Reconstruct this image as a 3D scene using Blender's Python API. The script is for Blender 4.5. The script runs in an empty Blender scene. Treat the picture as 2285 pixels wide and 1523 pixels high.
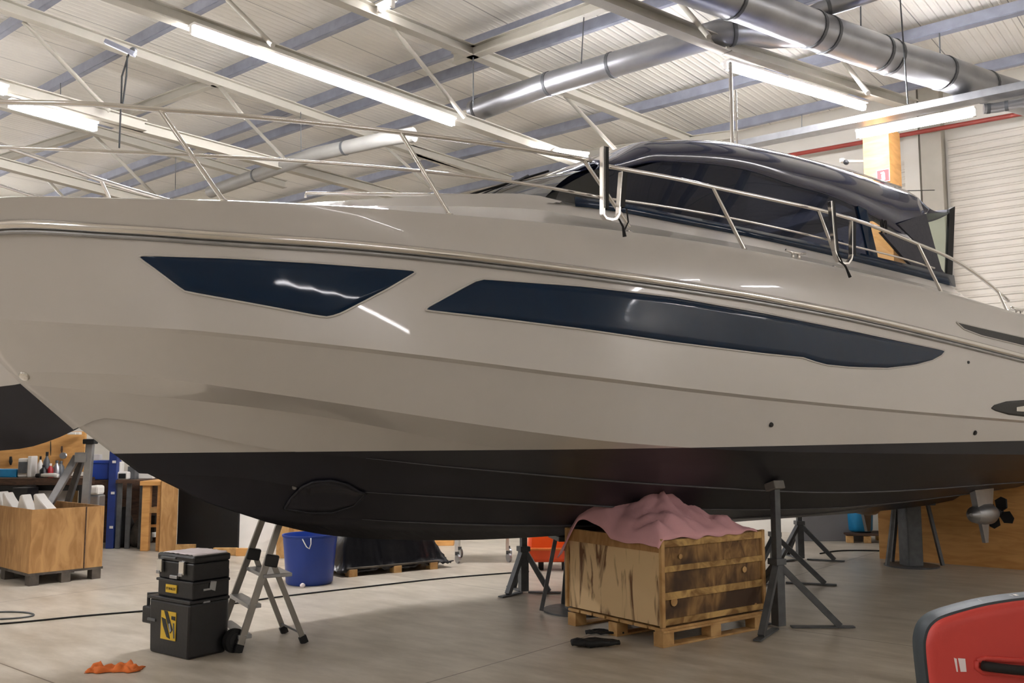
import bpy, bmesh, math, random
from mathutils import Vector, Matrix, noise
from mathutils.bvhtree import BVHTree
random.seed(7)
scn = bpy.context.scene
C = scn.collection
# ---------------------------------------------------------------- camera / world / exposure
F, CX, CY, CH, PITCH = 2050.0, 1142.5, 761.5, 1.57, math.atan(213.5/2050.0)
cd = bpy.data.cameras.new('camera'); cam = bpy.data.objects.new('camera', cd); C.objects.link(cam)
cam.location = (0, 0, CH); cam.rotation_euler = (math.pi/2+PITCH, 0, 0)
cd.sensor_fit = 'HORIZONTAL'; cd.sensor_width = 36; cd.lens = 36*F/2285.0
cd.clip_end = 200; cd.clip_start = .05
scn.camera = cam
w = bpy.data.worlds.new('world'); scn.world = w; w.use_nodes = True
w.node_tree.nodes['Background'].inputs[0].default_value = (.5, .48, .45, 1)
w.node_tree.nodes['Background'].inputs[1].default_value = .05
scn.view_settings.view_transform = 'Standard'; scn.view_settings.look = 'None'
scn.view_settings.gamma = 1; scn.view_settings.use_curve_mapping = False
scn.view_settings.exposure = 1.62
TUBE_E = 80.0
# ---------------------------------------------------------------- pixel <-> space helpers
cp, sp = math.cos(PITCH), math.sin(PITCH)
def ray(x, y):
    a = (x-CX)/F; b = -(y-CY)/F
    return Vector((a, cp-b*sp, sp+b*cp))
def at_z(x, y, z):
    d = ray(x, y); t = (z-CH)/d.z; return Vector((d.x*t, d.y*t, z))
def at_D(x, y, D):
    d = ray(x, y); t = D/d.y; return Vector((d.x*t, D, CH+d.z*t))
def fl(x, y): return at_z(x, y, 0)
def hz(D, y, x=CX):           # height seen at pixel row y at distance D
    return at_D(x, y, D).z
# boat frame
BO = Vector((.47, 8.2)); BT = Vector((.828, .561)).normalized(); BN = Vector((.561, -.828)).normalized()
def W(u, v, z): p = BO+BT*u+BN*v; return Vector((p.x, p.y, z))
def uv(p): d = Vector((p.x, p.y))-BO; return d.dot(BT), d.dot(BN)
def P(x, y, v):               # pixel -> point (u,v,z) on the fore-and-aft plane at offset v
    d = ray(x, y); dn = d.x*BN.x+d.y*BN.y; o = -(BO.dot(BN))
    t = (v-o)/dn
    p = Vector((d.x*t, d.y*t)); u, _ = uv(p)
    return Vector((u, v, CH+d.z*t))
def PW(x, y, v): q = P(x, y, v); return W(*q)
def on_plan(x, y, vf):        # pixel -> (u,z) on the vertical surface over plan curve vf
    d = ray(x, y); v = vf(0)
    best = None; n = 900; prev = None
    for i in range(n+1):
        u = -5.3+i*(14.0/n); p = W(u, vf(u), 0)
        s = p.x*d.y-p.y*d.x
        if prev is not None and (s > 0) != (prev[1] > 0):
            k = prev[1]/(prev[1]-s); uu = prev[0]+k*(u-prev[0]); q = W(uu, vf(uu), 0)
            t = q.y/d.y; return uu, CH+d.z*t
        prev = (u, s)
    return None
def lerp_fn(pts):
    pts = sorted(pts)
    def f(u):
        if u <= pts[0][0]: return pts[0][1]
        if u >= pts[-1][0]: return pts[-1][1]
        for i in range(len(pts)-1):
            if pts[i+1][0] >= u:
                x0, y0 = pts[i]; x1, y1 = pts[i+1]; h = x1-x0
                if h < 1e-6: return y1
                def sl(j):
                    a = pts[max(0, j-1)]; b = pts[min(len(pts)-1, j+1)]
                    return (b[1]-a[1])/max(1e-6, b[0]-a[0])
                t = (u-x0)/h; m0 = sl(i)*h; m1 = sl(i+1)*h
                return (2*t**3-3*t*t+1)*y0+(t**3-2*t*t+t)*m0+(-2*t**3+3*t*t)*y1+(t**3-t*t)*m1
    return f
# ---------------------------------------------------------------- materials
def lin(c):
    return tuple((x/12.92 if x <= .04045 else ((x+.055)/1.055)**2.4) for x in [v/255 for v in c])+(1,)
def mat(name, col, rough=.5, metal=0, var=.12, scale=6, bump=0, bscale=40, emit=0, coat=0, spec=None, stretch=(1,1,1)):
    m = bpy.data.materials.new(name); m.use_nodes = True; nt = m.node_tree; b = nt.nodes['Principled BSDF']
    c = lin(col)
    tc = nt.nodes.new('ShaderNodeTexCoord'); mp = nt.nodes.new('ShaderNodeMapping'); mp.inputs['Scale'].default_value = stretch
    nt.links.new(tc.outputs['Object'], mp.inputs[0])
    n = nt.nodes.new('ShaderNodeTexNoise'); n.inputs['Scale'].default_value = scale; n.inputs['Detail'].default_value = 5
    nt.links.new(mp.outputs[0], n.inputs['Vector'])
    r = nt.nodes.new('ShaderNodeValToRGB')
    r.color_ramp.elements[0].position = .3; r.color_ramp.elements[1].position = .7
    r.color_ramp.elements[0].color = tuple(x*(1-var) for x in c[:3])+(1,)
    r.color_ramp.elements[1].color = tuple(min(1, x*(1+var)) for x in c[:3])+(1,)
    nt.links.new(n.outputs['Fac'], r.inputs[0]); nt.links.new(r.outputs[0], b.inputs['Base Color'])
    b.inputs['Roughness'].default_value = rough; b.inputs['Metallic'].default_value = metal
    if coat: b.inputs['Coat Weight'].default_value = coat; b.inputs['Coat Roughness'].default_value = .03
    if spec is not None: b.inputs['Specular IOR Level'].default_value = spec
    if bump:
        n2 = nt.nodes.new('ShaderNodeTexNoise'); n2.inputs['Scale'].default_value = bscale; n2.inputs['Detail'].default_value = 4
        nt.links.new(mp.outputs[0], n2.inputs['Vector'])
        bp = nt.nodes.new('ShaderNodeBump'); bp.inputs['Strength'].default_value = bump; bp.inputs['Distance'].default_value = .02
        nt.links.new(n2.outputs['Fac'], bp.inputs['Height']); nt.links.new(bp.outputs[0], b.inputs['Normal'])
    if emit:
        b.inputs['Emission Color'].default_value = c; b.inputs['Emission Strength'].default_value = emit
    return m
def wood(name, col, dark, scale=3, stretch=(1, 1, 8), rough=.6, stain=None, pos=(.35, .65)):
    m = mat(name, col, rough); nt = m.node_tree; b = nt.nodes['Principled BSDF']
    mp = [x for x in nt.nodes if x.type == 'MAPPING'][0]; mp.inputs['Scale'].default_value = stretch
    wv = nt.nodes.new('ShaderNodeTexNoise'); wv.inputs['Scale'].default_value = scale; wv.inputs['Detail'].default_value = 6
    wv.inputs['Distortion'].default_value = 1.2
    nt.links.new(mp.outputs[0], wv.inputs['Vector'])
    r = nt.nodes.new('ShaderNodeValToRGB'); r.color_ramp.elements[0].position = pos[0]; r.color_ramp.elements[1].position = pos[1]
    r.color_ramp.elements[0].color = lin(dark); r.color_ramp.elements[1].color = lin(col)
    nt.links.new(wv.outputs['Fac'], r.inputs[0]); out = r.outputs[0]
    if stain:
        n = nt.nodes.new('ShaderNodeTexNoise'); n.inputs['Scale'].default_value = 2.2; n.inputs['Detail'].default_value = 3
        tc = [x for x in nt.nodes if x.type == 'TEX_COORD'][0]; nt.links.new(tc.outputs['Object'], n.inputs['Vector'])
        rr = nt.nodes.new('ShaderNodeValToRGB'); rr.color_ramp.elements[0].position = .42; rr.color_ramp.elements[1].position = .58
        mx = nt.nodes.new('ShaderNodeMix'); mx.data_type = 'RGBA'; nt.links.new(n.outputs['Fac'], rr.inputs[0])
        nt.links.new(rr.outputs[0], mx.inputs[0]); nt.links.new(out, mx.inputs[6]); mx.inputs[7].default_value = lin(stain); out = mx.outputs[2]
    nt.links.new(out, b.inputs['Base Color'])
    return m
def ribbed(name, col, axis, pitch, depth=.02, rough=.45, seam=None, var=.06, metal=0, sharp=.5):
    """painted sheet with ribs across one object axis, optional seams"""
    m = mat(name, col, rough, metal, var, 1.2); nt = m.node_tree; b = nt.nodes['Principled BSDF']
    tc = [x for x in nt.nodes if x.type == 'TEX_COORD'][0]
    sx = nt.nodes.new('ShaderNodeSeparateXYZ'); nt.links.new(tc.outputs['Object'], sx.inputs[0])
    def mth(op, a, v2=None):
        k = nt.nodes.new('ShaderNodeMath'); k.operation = op; nt.links.new(a, k.inputs[0])
        if v2 is not None: k.inputs[1].default_value = v2
        return k.outputs[0]
    s = mth('SINE', mth('MULTIPLY', sx.outputs[axis], 2*math.pi/pitch))
    s = mth('MULTIPLY', s, 1.0)
    mr = nt.nodes.new('ShaderNodeMapRange'); mr.interpolation_type = 'SMOOTHSTEP'
    nt.links.new(s, mr.inputs[0]); mr.inputs[1].default_value = 1-2*sharp; mr.inputs[2].default_value = 1
    bp = nt.nodes.new('ShaderNodeBump'); bp.inputs['Strength'].default_value = .6; bp.inputs['Distance'].default_value = depth
    nt.links.new(mr.outputs[0], bp.inputs['Height']); nt.links.new(bp.outputs[0], b.inputs['Normal'])
    if seam:
        f = mth('FRACT', mth('MULTIPLY', sx.outputs[axis], 1/seam)); g = mth('LESS_THAN', f, .012)
        mx = nt.nodes.new('ShaderNodeMix'); mx.data_type = 'RGBA'
        src = b.inputs['Base Color'].links[0].from_socket
        nt.links.new(g, mx.inputs[0]); nt.links.new(src, mx.inputs[6]); mx.inputs[7].default_value = tuple(x*.35 for x in lin(col)[:3])+(1,)
        nt.links.new(mx.outputs[2], b.inputs['Base Color'])
    return m
def glassy(name, tint, trans=.25, rough=.02):
    m = bpy.data.materials.new(name); m.use_nodes = True; nt = m.node_tree; nt.nodes.clear()
    o = nt.nodes.new('ShaderNodeOutputMaterial'); tr = nt.nodes.new('ShaderNodeBsdfTransparent'); gl = nt.nodes.new('ShaderNodeBsdfGlossy')
    df = nt.nodes.new('ShaderNodeBsdfDiffuse'); m1 = nt.nodes.new('ShaderNodeMixShader'); m2 = nt.nodes.new('ShaderNodeMixShader'); lw = nt.nodes.new('ShaderNodeLayerWeight'); lw.inputs[0].default_value = .5; pw = nt.nodes.new('ShaderNodeMath'); pw.operation = 'POWER'; pw.inputs[1].default_value = 5
    fr = nt.nodes.new('ShaderNodeMath'); fr.operation = 'MULTIPLY_ADD'; fr.inputs[1].default_value = .9; fr.inputs[2].default_value = .045
    nt.links.new(lw.outputs['Facing'], pw.inputs[0]); nt.links.new(pw.outputs[0], fr.inputs[0]); gl.inputs['Roughness'].default_value = rough
    tr.inputs[0].default_value = lin(tint); df.inputs[0].default_value = tuple(x*.35 for x in lin(tint)[:3])+(1,)
    m1.inputs[0].default_value = trans; nt.links.new(df.outputs[0], m1.inputs[1]); nt.links.new(tr.outputs[0], m1.inputs[2])
    nt.links.new(fr.outputs[0], m2.inputs[0]); nt.links.new(m1.outputs[0], m2.inputs[1]); nt.links.new(gl.outputs[0], m2.inputs[2])
    nt.links.new(m2.outputs[0], o.inputs[0]); return m
def floor_mat():
    m = mat('polished_concrete', (200, 191, 176), .3, 0, .10, .7); nt = m.node_tree; b = nt.nodes['Principled BSDF']
    tc = [x for x in nt.nodes if x.type == 'TEX_COORD'][0]
    src = b.inputs['Base Color'].links[0].from_socket
    n = nt.nodes.new('ShaderNodeTexNoise'); n.inputs['Scale'].default_value = 3.5; n.inputs['Detail'].default_value = 8; n.inputs['Roughness'].default_value = .65
    mp = nt.nodes.new('ShaderNodeMapping'); mp.inputs['Scale'].default_value = (.6, 1.6, 1)
    nt.links.new(tc.outputs['Object'], mp.inputs[0]); nt.links.new(mp.outputs[0], n.inputs['Vector'])
    r = nt.nodes.new('ShaderNodeValToRGB'); r.color_ramp.elements[0].position = .3; r.color_ramp.elements[1].position = .65
    r.color_ramp.elements[0].color = (.58, .54, .48, 1); r.color_ramp.elements[1].color = (1, 1, 1, 1)
    nt.links.new(n.outputs['Fac'], r.inputs[0])
    mx = nt.nodes.new('ShaderNodeMix'); mx.data_type = 'RGBA'; mx.blend_type = 'MULTIPLY'; mx.inputs[0].default_value = .85
    nt.links.new(src, mx.inputs[6]); nt.links.new(r.outputs[0], mx.inputs[7])
    # sawn joints every 5 m
    br = nt.nodes.new('ShaderNodeTexBrick'); br.offset = 0; br.inputs['Scale'].default_value = 1; br.inputs['Mortar Size'].default_value = .006
    br.inputs['Brick Width'].default_value = 5.2; br.inputs['Row Height'].default_value = 4.6
    br.inputs['Color1'].default_value = br.inputs['Color2'].default_value = (1, 1, 1, 1); br.inputs['Mortar'].default_value = (.3, .26, .22, 1)
    mb = nt.nodes.new('ShaderNodeMapping'); mb.inputs['Location'].default_value = (1.0, .7, 0)
    nt.links.new(tc.outputs['Object'], mb.inputs[0]); nt.links.new(mb.outputs[0], br.inputs['Vector'])
    m2 = nt.nodes.new('ShaderNodeMix'); m2.data_type = 'RGBA'; m2.blend_type = 'MULTIPLY'; m2.inputs[0].default_value = 1
    nt.links.new(mx.outputs[2], m2.inputs[6]); nt.links.new(br.outputs[0], m2.inputs[7]); nt.links.new(m2.outputs[2], b.inputs['Base Color'])
    rr = nt.nodes.new('ShaderNodeMapRange'); rr.inputs[3].default_value = .22; rr.inputs[4].default_value = .5
    nt.links.new(n.outputs['Fac'], rr.inputs[0]); nt.links.new(rr.outputs[0], b.inputs['Roughness'])
    bp = nt.nodes.new('ShaderNodeBump'); bp.inputs['Strength'].default_value = .12; bp.inputs['Distance'].default_value = .02
    nt.links.new(n.outputs['Fac'], bp.inputs['Height']); nt.links.new(bp.outputs[0], b.inputs['Normal'])
    return m
M = {}
M['gel'] = mat('white_gelcoat', (203, 199, 194), .22, 0, .02, 1.0, coat=.6)
M['black_af'] = mat('black_antifouling', (34, 34, 42), .36, 0, .2, 2.5, bump=.05, bscale=3, spec=.4)
M['chrome'] = mat('polished_steel', (225, 222, 218), .12, 1, .03)
M['navy'] = mat('navy_gloss_roof', (34, 40, 74), .12, 0, .06, 1, coat=1)
M['glass'] = mat('tinted_hull_glass', (14, 38, 64), .05, 0, .05, spec=.3)
M['cglass'] = glassy('cabin_glass', (70, 78, 104), .35)
M['wglass'] = glassy('windscreen_glass', (165, 165, 160), .75)
M['black'] = mat('black_plastic', (20, 20, 22), .4, 0, .15, 20, bump=.05)
M['rubber'] = mat('black_rubber', (14, 14, 15), .7, 0, .15, 20)
M['canvas'] = mat('grey_canvas', (78, 78, 86), .85, 0, .08, 30, bump=.2, bscale=60)
M['clear'] = glassy('clear_curtain', (240, 246, 240), .96, .1)
M['galv'] = mat('grey_painted_steel', (92, 94, 96), .5, .3, .2, 12)
M['galvl'] = mat('galvanised_steel', (165, 166, 168), .35, .8, .12, 9)
M['duct'] = mat('spiral_duct_steel', (160, 161, 164), .36, .85, .12, 3)
M['beam'] = mat('cream_painted_steel', (176, 171, 158), .5, 0, .06, 4)
M['purlin'] = mat('galvanised_purlin', (150, 154, 168), .45, .3, .12, 6)
M['white'] = mat('white_plastic', (228, 224, 216), .45, 0, .03)
M['red'] = mat('red_paint', (176, 30, 34), .45, 0, .05)
M['redpipe'] = mat('red_pipe_paint', (150, 62, 52), .45, 0, .08)
M['ply'] = wood('orange_plywood', (226, 172, 104), (206, 150, 84), 2, (1, 1, 6), .6)
M['plyd'] = wood('brown_chipboard', (190, 146, 92), (160, 116, 66), 3, (4, 4, 1), .7)
M['grain'] = wood('grained_plywood', (222, 190, 142), (110, 70, 36), 3.4, (2.6, 2.6, .5), .65, pos=(.36, .47))
M['old'] = wood('stained_boards', (172, 132, 78), (84, 56, 30), 4, (3, 3, 1.2), .75, stain=(70, 48, 30), pos=(.3, .7))
M['pine'] = wood('pale_pine', (206, 166, 110), (170, 128, 74), 5, (1, 1, 1), .7)
M['dwood'] = wood('dark_wood', (92, 66, 48), (60, 42, 30), 5, (1, 1, 5), .7)
M['grey_wood'] = wood('weathered_pallet_wood', (92, 84, 74), (60, 54, 48), 5, (1, 1, 1), .8)
M['blue'] = mat('blue_plastic', (28, 62, 150), .38, 0, .06, 3)
M['blued'] = mat('blue_painted_steel', (30, 52, 116), .45, 0, .12, 8)
M['cyan'] = mat('cyan_plastic', (30, 130, 180), .4, 0, .1, 12)
M['pink'] = mat('pink_cotton_sheet', (226, 172, 176), .9, 0, .05, 5, bump=.15, bscale=25)
M['ductdull'] = mat('dull_duct', (150, 148, 142), .6, .1, .06, 4)
M['pine2'] = wood('worn_batten_wood', (206, 168, 104), (132, 96, 50), 7, (1, 1, 1), .75)
M['tarp'] = mat('black_sheeting', (18, 18, 21), .28, 0, .2, 8, bump=.3, bscale=9)
M['orange'] = mat('orange_plastic', (232, 78, 22), .35, 0, .08, 4)
M['rag'] = mat('orange_rag', (226, 120, 56), .9, 0, .12, 14, bump=.3, bscale=30)
M['alu'] = mat('aluminium', (150, 146, 140), .38, .7, .1, 8)
M['board'] = mat('red_foam_board', (204, 66, 58), .5, 0, .04, 6, bump=.05, bscale=200)
M['boardrim'] = mat('dark_board_rim', (46, 56, 62), .5, 0, .1, 6)
M['yellow'] = mat('yellow_label', (222, 184, 52), .5, 0, .06)
M['paper'] = mat('white_paper', (246, 236, 238), .8, 0, .05, 12)
M['wall'] = ribbed('white_wall_panel', (216, 212, 202), 2, .5, .01, .55)
M['roller'] = ribbed('cream_roller_door', (206, 200, 188), 2, .115, .03, .5, seam=.345, sharp=.35)
M['ceil'] = ribbed('cream_roof_sheet', (232, 228, 218), 0, .105, .012, .36, seam=1.05, sharp=.4)
M['inner'] = mat('dark_cabin_upholstery', (46, 44, 48), .8, 0, .1)
M['tube'] = mat('lit_tube', (244, 243, 248), .4, 0, 0, emit=TUBE_E)
M['tubel'] = mat('dim_lit_tube', (246, 244, 248), .4, 0, 0, emit=TUBE_E*.32)
M['tubed'] = mat('faint_lit_tube', (246, 244, 248), .4, 0, 0, emit=TUBE_E*.2)
M['greytarp'] = mat('grey_partition', (130, 130, 134), .7, 0, .06, 2)
M['floor'] = floor_mat()
# ---------------------------------------------------------------- mesh builder
ORIG = {}
class MB:
    def __init__(s): s.v = []; s.f = []
    def add(s, vs, fs):
        o = len(s.v); s.v += [Vector(v) for v in vs]; s.f += [tuple(i+o for i in f) for f in fs]; return s
    def box(s, c, d, r=0, M3=None):
        c = Vector(c); x, y, z = d[0]/2, d[1]/2, d[2]/2
        R = M3 or Matrix.Rotation(r, 3, 'Z')
        vs = [c+R @ Vector((i*x, j*y, k*z)) for i in (-1, 1) for j in (-1, 1) for k in (-1, 1)]
        return s.add(vs, [(0,1,3,2),(4,6,7,5),(0,4,5,1),(2,3,7,6),(0,2,6,4),(1,5,7,3)])
    def beam(s, a, b, wd, h, up=(0, 0, 1)):
        a = Vector(a); b = Vector(b); d = b-a; L = d.length; d.normalize(); up = Vector(up)
        if abs(d.dot(up)) > .95: up = Vector((1, 0, 0))
        sd = d.cross(up).normalized(); u2 = sd.cross(d)
        return s.box((a+b)/2, (L, wd, h), M3=Matrix((d, sd, u2)).transposed())
    def tube(s, pts, r, n=8, cap=True, closed=False):
        pts = [Vector(p) for p in pts]; rings = []; N = len(pts); rs = r if isinstance(r, (list, tuple)) else [r]*N
        prev = None
        for i, p in enumerate(pts):
            d = (pts[min(N-1, i+1)]-pts[max(0, i-1)])
            if d.length < 1e-9: d = Vector((0, 0, 1))
            d.normalize()
            if prev is None:
                a = Vector((0, 0, 1)) if abs(d.z) < .9 else Vector((1, 0, 0)); sd = d.cross(a).normalized()
            else:
                sd = (prev-d*prev.dot(d)).normalized()
            prev = sd; up = sd.cross(d)
            rings.append([p+(sd*math.cos(2*math.pi*k/n)+up*math.sin(2*math.pi*k/n))*rs[i] for k in range(n)])
        vs = [v for rg in rings for v in rg]
        fs = [(i*n+k, i*n+(k+1) % n, (i+1)*n+(k+1) % n, (i+1)*n+k) for i in range(N-1) for k in range(n)]
        if cap: fs += [tuple(range(n-1, -1, -1)), tuple((N-1)*n+k for k in range(n))]
        return s.add(vs, fs)
    def lathe(s, c, prof, n=24, axis=None):
        c = Vector(c); R = Matrix.Identity(3)
        if axis is not None: R = Vector((0, 0, 1)).rotation_difference(Vector(axis)).to_matrix()
        vs = []
        for (r, z) in prof:
            for k in range(n):
                a = 2*math.pi*k/n; vs.append(c+R @ Vector((r*math.cos(a), r*math.sin(a), z)))
        m = len(prof)
        fs = [(i*n+k, i*n+(k+1) % n, (i+1)*n+(k+1) % n, (i+1)*n+k) for i in range(m-1) for k in range(n)]
        fs += [tuple(range(n-1, -1, -1)), tuple((m-1)*n+k for k in range(n))]
        return s.add(vs, fs)
    def grid(s, rows):
        n = len(rows[0]); vs = [v for r in rows for v in r]
        return s.add(vs, [(i*n+j, i*n+j+1, (i+1)*n+j+1, (i+1)*n+j) for i in range(len(rows)-1) for j in range(n-1)])
    def prism(s, poly, off):
        off = Vector(off); n = len(poly); vs = [Vector(p) for p in poly]+[Vector(p)+off for p in poly]
        return s.add(vs, [tuple(range(n)), tuple(range(2*n-1, n-1, -1))]+[(i, i+n, (i+1) % n+n, (i+1) % n) for i in range(n)])
    def build(s, name, m, parent=None, smooth=False, bevel=0, solid=0, angle=None, rot=0, loc=None, sub=0):
        if parent is not None: off = ORIG.get(parent.name, Vector((0, 0, 0)))
        elif loc is not None: off = Vector((0, 0, 0))
        else:
            xs = [v.x for v in s.v]; ys = [v.y for v in s.v]; off = Vector(((min(xs)+max(xs))/2, (min(ys)+max(ys))/2, min(v.z for v in s.v)))
        me = bpy.data.meshes.new(name); me.from_pydata([v-off for v in s.v], [], s.f)
        bm = bmesh.new(); bm.from_mesh(me); bmesh.ops.recalc_face_normals(bm, faces=bm.faces)
        if smooth and angle:
            for e in bm.edges:
                if len(e.link_faces) == 2 and e.calc_face_angle() > math.radians(angle): e.smooth = False
        bm.to_mesh(me); bm.free()
        me.materials.append(M[m] if isinstance(m, str) else m)
        if smooth:
            for p in me.polygons: p.use_smooth = True
        o = bpy.data.objects.new(name, me); C.objects.link(o)
        if parent is not None: o.parent = parent; ORIG[o.name] = off
        elif loc is not None: o.location = loc; o.rotation_euler = (0, 0, rot); ORIG[o.name] = Vector((0, 0, 0))
        else: o.location = off; ORIG[o.name] = off
        if solid: k = o.modifiers.new('thickness', 'SOLIDIFY'); k.thickness = solid; k.offset = 0
        if bevel: k = o.modifiers.new('bevel', 'BEVEL'); k.width = bevel; k.segments = 2; k.limit_method = 'ANGLE'
        if sub: k = o.modifiers.new('sub', 'SUBSURF'); k.levels = k.render_levels = sub
        return o
def thing(name, label, cat, loc, rz=0, group=None, world=False):
    o = bpy.data.objects.new(name, None); C.objects.link(o); o.empty_display_size = .2
    o.location = loc; o.rotation_euler = (0, 0, rz); o['label'] = label; o['category'] = cat
    if group: o['group'] = group
    ORIG[o.name] = Vector(loc) if world else Vector((0, 0, 0))
    return o
def tag(o, label, cat, group=None, kind=None):
    o['label'] = label; o['category'] = cat
    if group: o['group'] = group
    if kind: o['kind'] = kind
    return o
def st(o): o['kind'] = 'structure'; return o
def dup(root, loc, rz, label, group=None):
    r = root.copy(); C.objects.link(r); r.location = loc; r.rotation_euler = (0, 0, rz); r['label'] = label
    if group: r['group'] = group
    for ch in list(root.children):
        c = ch.copy(); C.objects.link(c); c.parent = r
        for g in list(ch.children):
            d = g.copy(); C.objects.link(d); d.parent = c
    return r
def text_mesh(name, body, size, m, parent, loc, xdir, updir, ext=.001):
    cu = bpy.data.curves.new(name, 'FONT'); cu.body = body; cu.size = size; cu.extrude = ext; cu.align_x = 'CENTER'; cu.align_y = 'CENTER'
    t = bpy.data.objects.new(name+'_src', cu); C.objects.link(t)
    dg = bpy.context.evaluated_depsgraph_get(); me = bpy.data.meshes.new_from_object(t.evaluated_get(dg)); bpy.data.objects.remove(t)
    x = Vector(xdir).normalized(); y = Vector(updir).normalized(); z = x.cross(y)
    R = Matrix((x, y, z)).transposed().to_4x4(); me.transform(Matrix.Translation(Vector(loc)) @ R)
    if parent is not None: me.transform(Matrix.Translation(-ORIG.get(parent.name, Vector((0, 0, 0)))))
    me.materials.clear(); me.materials.append(M[m]); o = bpy.data.objects.new(name, me); C.objects.link(o); o.parent = parent
    return o
# ---------------------------------------------------------------- hall shell, laid out on the hall's own axes
HB = Vector((.772, -.635)).normalized(); HA = Vector((.635, .772)).normalized(); HROT = math.atan2(HB.y, HB.x)
A1 = 14.88; A0 = -17.0; B0 = -27.0; B1 = 10.0; ZC = 7.0
def H(b, a, z=0): p = HB*b+HA*a; return Vector((p.x, p.y, z))
def wall_b(x, a=A1):          # hall b coordinate of pixel column x on plane a
    d = ray(x, 975); t = a/(d.x*HA.x+d.y*HA.y); return (d.x*HB.x+d.y*HB.y)*t
def at_a(x, y, a):
    d = ray(x, y); t = a/(d.x*HA.x+d.y*HA.y); return Vector((d.x*t, d.y*t, CH+d.z*t))
def shell(name, c, d, m):
    return st(MB().box((0, 0, 0), d).build(name, m, loc=H(*c), rot=HROT))
shell('floor', ((B0+B1)/2, (A0+A1)/2, -.05), (B1-B0+.4, A1-A0+.4, .1), 'floor')
shell('ceiling', ((B0+B1)/2, (A0+A1)/2, ZC+.05), (B1-B0+.4, A1-A0+.4, .1), 'ceil')
shell('wall_back', ((B0+B1)/2, A1+.06, ZC/2), (B1-B0+.4, .12, ZC), 'wall')
shell('wall_front', ((B0+B1)/2, A0-.06, ZC/2), (B1-B0+.4, .12, ZC), 'wall')
shell('wall_left', (B0-.06, (A0+A1)/2, ZC/2), (.12, A1-A0, ZC), 'wall')
shell('wall_right', (B1+.06, (A0+A1)/2, ZC/2), (.12, A1-A0, ZC), 'wall')
# roller doors on the back wall
bcol = wall_b(2118); bp0 = wall_b(1990)
shell('door_1', ((bp0-.2+bcol-.45)/2, A1-.04, 2.95), (bcol-.19-bp0, .06, 5.9), 'roller')
shell('door_2', (bcol+2.6, A1-.04, 3.05), (4.8, .06, 6.1), 'roller')
tn = [0]
def trim(o): return st(o)
def tname(): tn[0] += 1; return 'trim_%d' % tn[0]
shell(tname(), (bcol, A1-.12, ZC/2), (.3, .24, ZC), 'beam')
shell(tname(), (bcol-.32, A1-.06, ZC/2), (.22, .12, ZC), 'wall')
for x in (1548, 1160):
    shell(tname(), (wall_b(x), A1-.12, ZC/2), (.28, .24, ZC), 'beam')
    shell(tname(), (wall_b(x), A1-.16, 6.45), (.5, .32, .18), 'beam')
shell(tname(), ((B0+bp0-.6)/2, A1-.08, 5.62), (bp0-.6-B0, .1, .16), 'beam')
# roof steel
def bm_(x0, y0, x1, y1, z0, z1, wd, h, m, ext=0):
    a = at_z(x0, y0, z0); b = at_z(x1, y1, z1); d = (b-a).normalized()
    return trim(MB().beam(a-d*ext, b+d*ext, wd, h).build(tname(), m))
def isec(p0, p1, z0, z1, wd, h, m):   # I section beam between two points
    d = (p1-p0).normalized(); mb = MB(); up = Vector((0, 0, 1))
    mb.beam(p0, p1, .012, h)
    mb.beam(p0+up*h/2, p1+up*h/2, wd, .014); mb.beam(p0-up*h/2, p1-up*h/2, wd, .014)
    return trim(mb.build(tname(), m))
def chord(x0, y0, x1, y1, z0, z1=None, wd=.13, h=.13, m='beam', ext=0):
    z1 = z0 if z1 is None else z1
    a = at_z(x0, y0, z0); b = at_z(x1, y1, z1); d = (b-a).normalized()
    return isec(a-d*ext, b+d*ext, z0, z1, wd, h, m)
ZB, ZP, ZT = 5.6, 6.85, 6.55
chord(290, 0, 1018, 262, ZB+.1, ext=4.0)
chord(1150, -84, 1618, 104, ZB+.28, wd=.14)
chord(1622, 104, 2040, 236, ZB+.28, 6.25, wd=.14)
chord(56, 30, 800, 292, ZT, ext=3)
chord(0, 190, 240, 258, ZB, ext=.5)
chord(217, 259, 900, 440, ZB, ext=.5)
chord(0, 231, 542, 385, ZT-.1, ext=1)
chord(0, 364, 297, 441, ZB-.2, ext=1)
chord(770, 0, 1500, 297, ZT, ext=1.5)
chord(917, 332, 1141, 402, ZT)
chord(1050, 118, 1350, 8, ZT, ext=.3, wd=.12)
chord(273, 255, 470, 184, ZT, ext=.1, wd=.09)
chord(0, 355, 190, 296, ZT, wd=.09, ext=.3)
chord(1300, 345, 1640, 300, ZT, wd=.1)
purl = [(35, 35, 108, 0), (74, 196, 500, 0), (322, 235, 833, 25), (448, 308, 1333, 3), (402, 420, 1060, 232),
        (800, 399, 1486, 226), (1486, 228, 2285, 10), (1200, 372, 2073, 189), (175, 445, 400, 372)]
for (x0, y0, x1, y1) in purl:
    a = at_z(x0, y0, ZP); b = at_z(x1, y1, ZP); bav = (a.xy.dot(HA)+b.xy.dot(HA))/2
    mb = MB(); p0 = H(B0+.1, bav, ZP); p1 = H(B1-.1, bav, ZP)
    mb.beam(p0, p1, .012, .14); off = Vector((HA.x, HA.y, 0))*.04
    mb.beam(p0+off+Vector((0, 0, .07)), p1+off+Vector((0, 0, .07)), .07, .01); mb.beam(p0+off-Vector((0, 0, .07)), p1+off-Vector((0, 0, .07)), .07, .01)
    trim(mb.build(tname(), 'purlin'))
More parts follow.
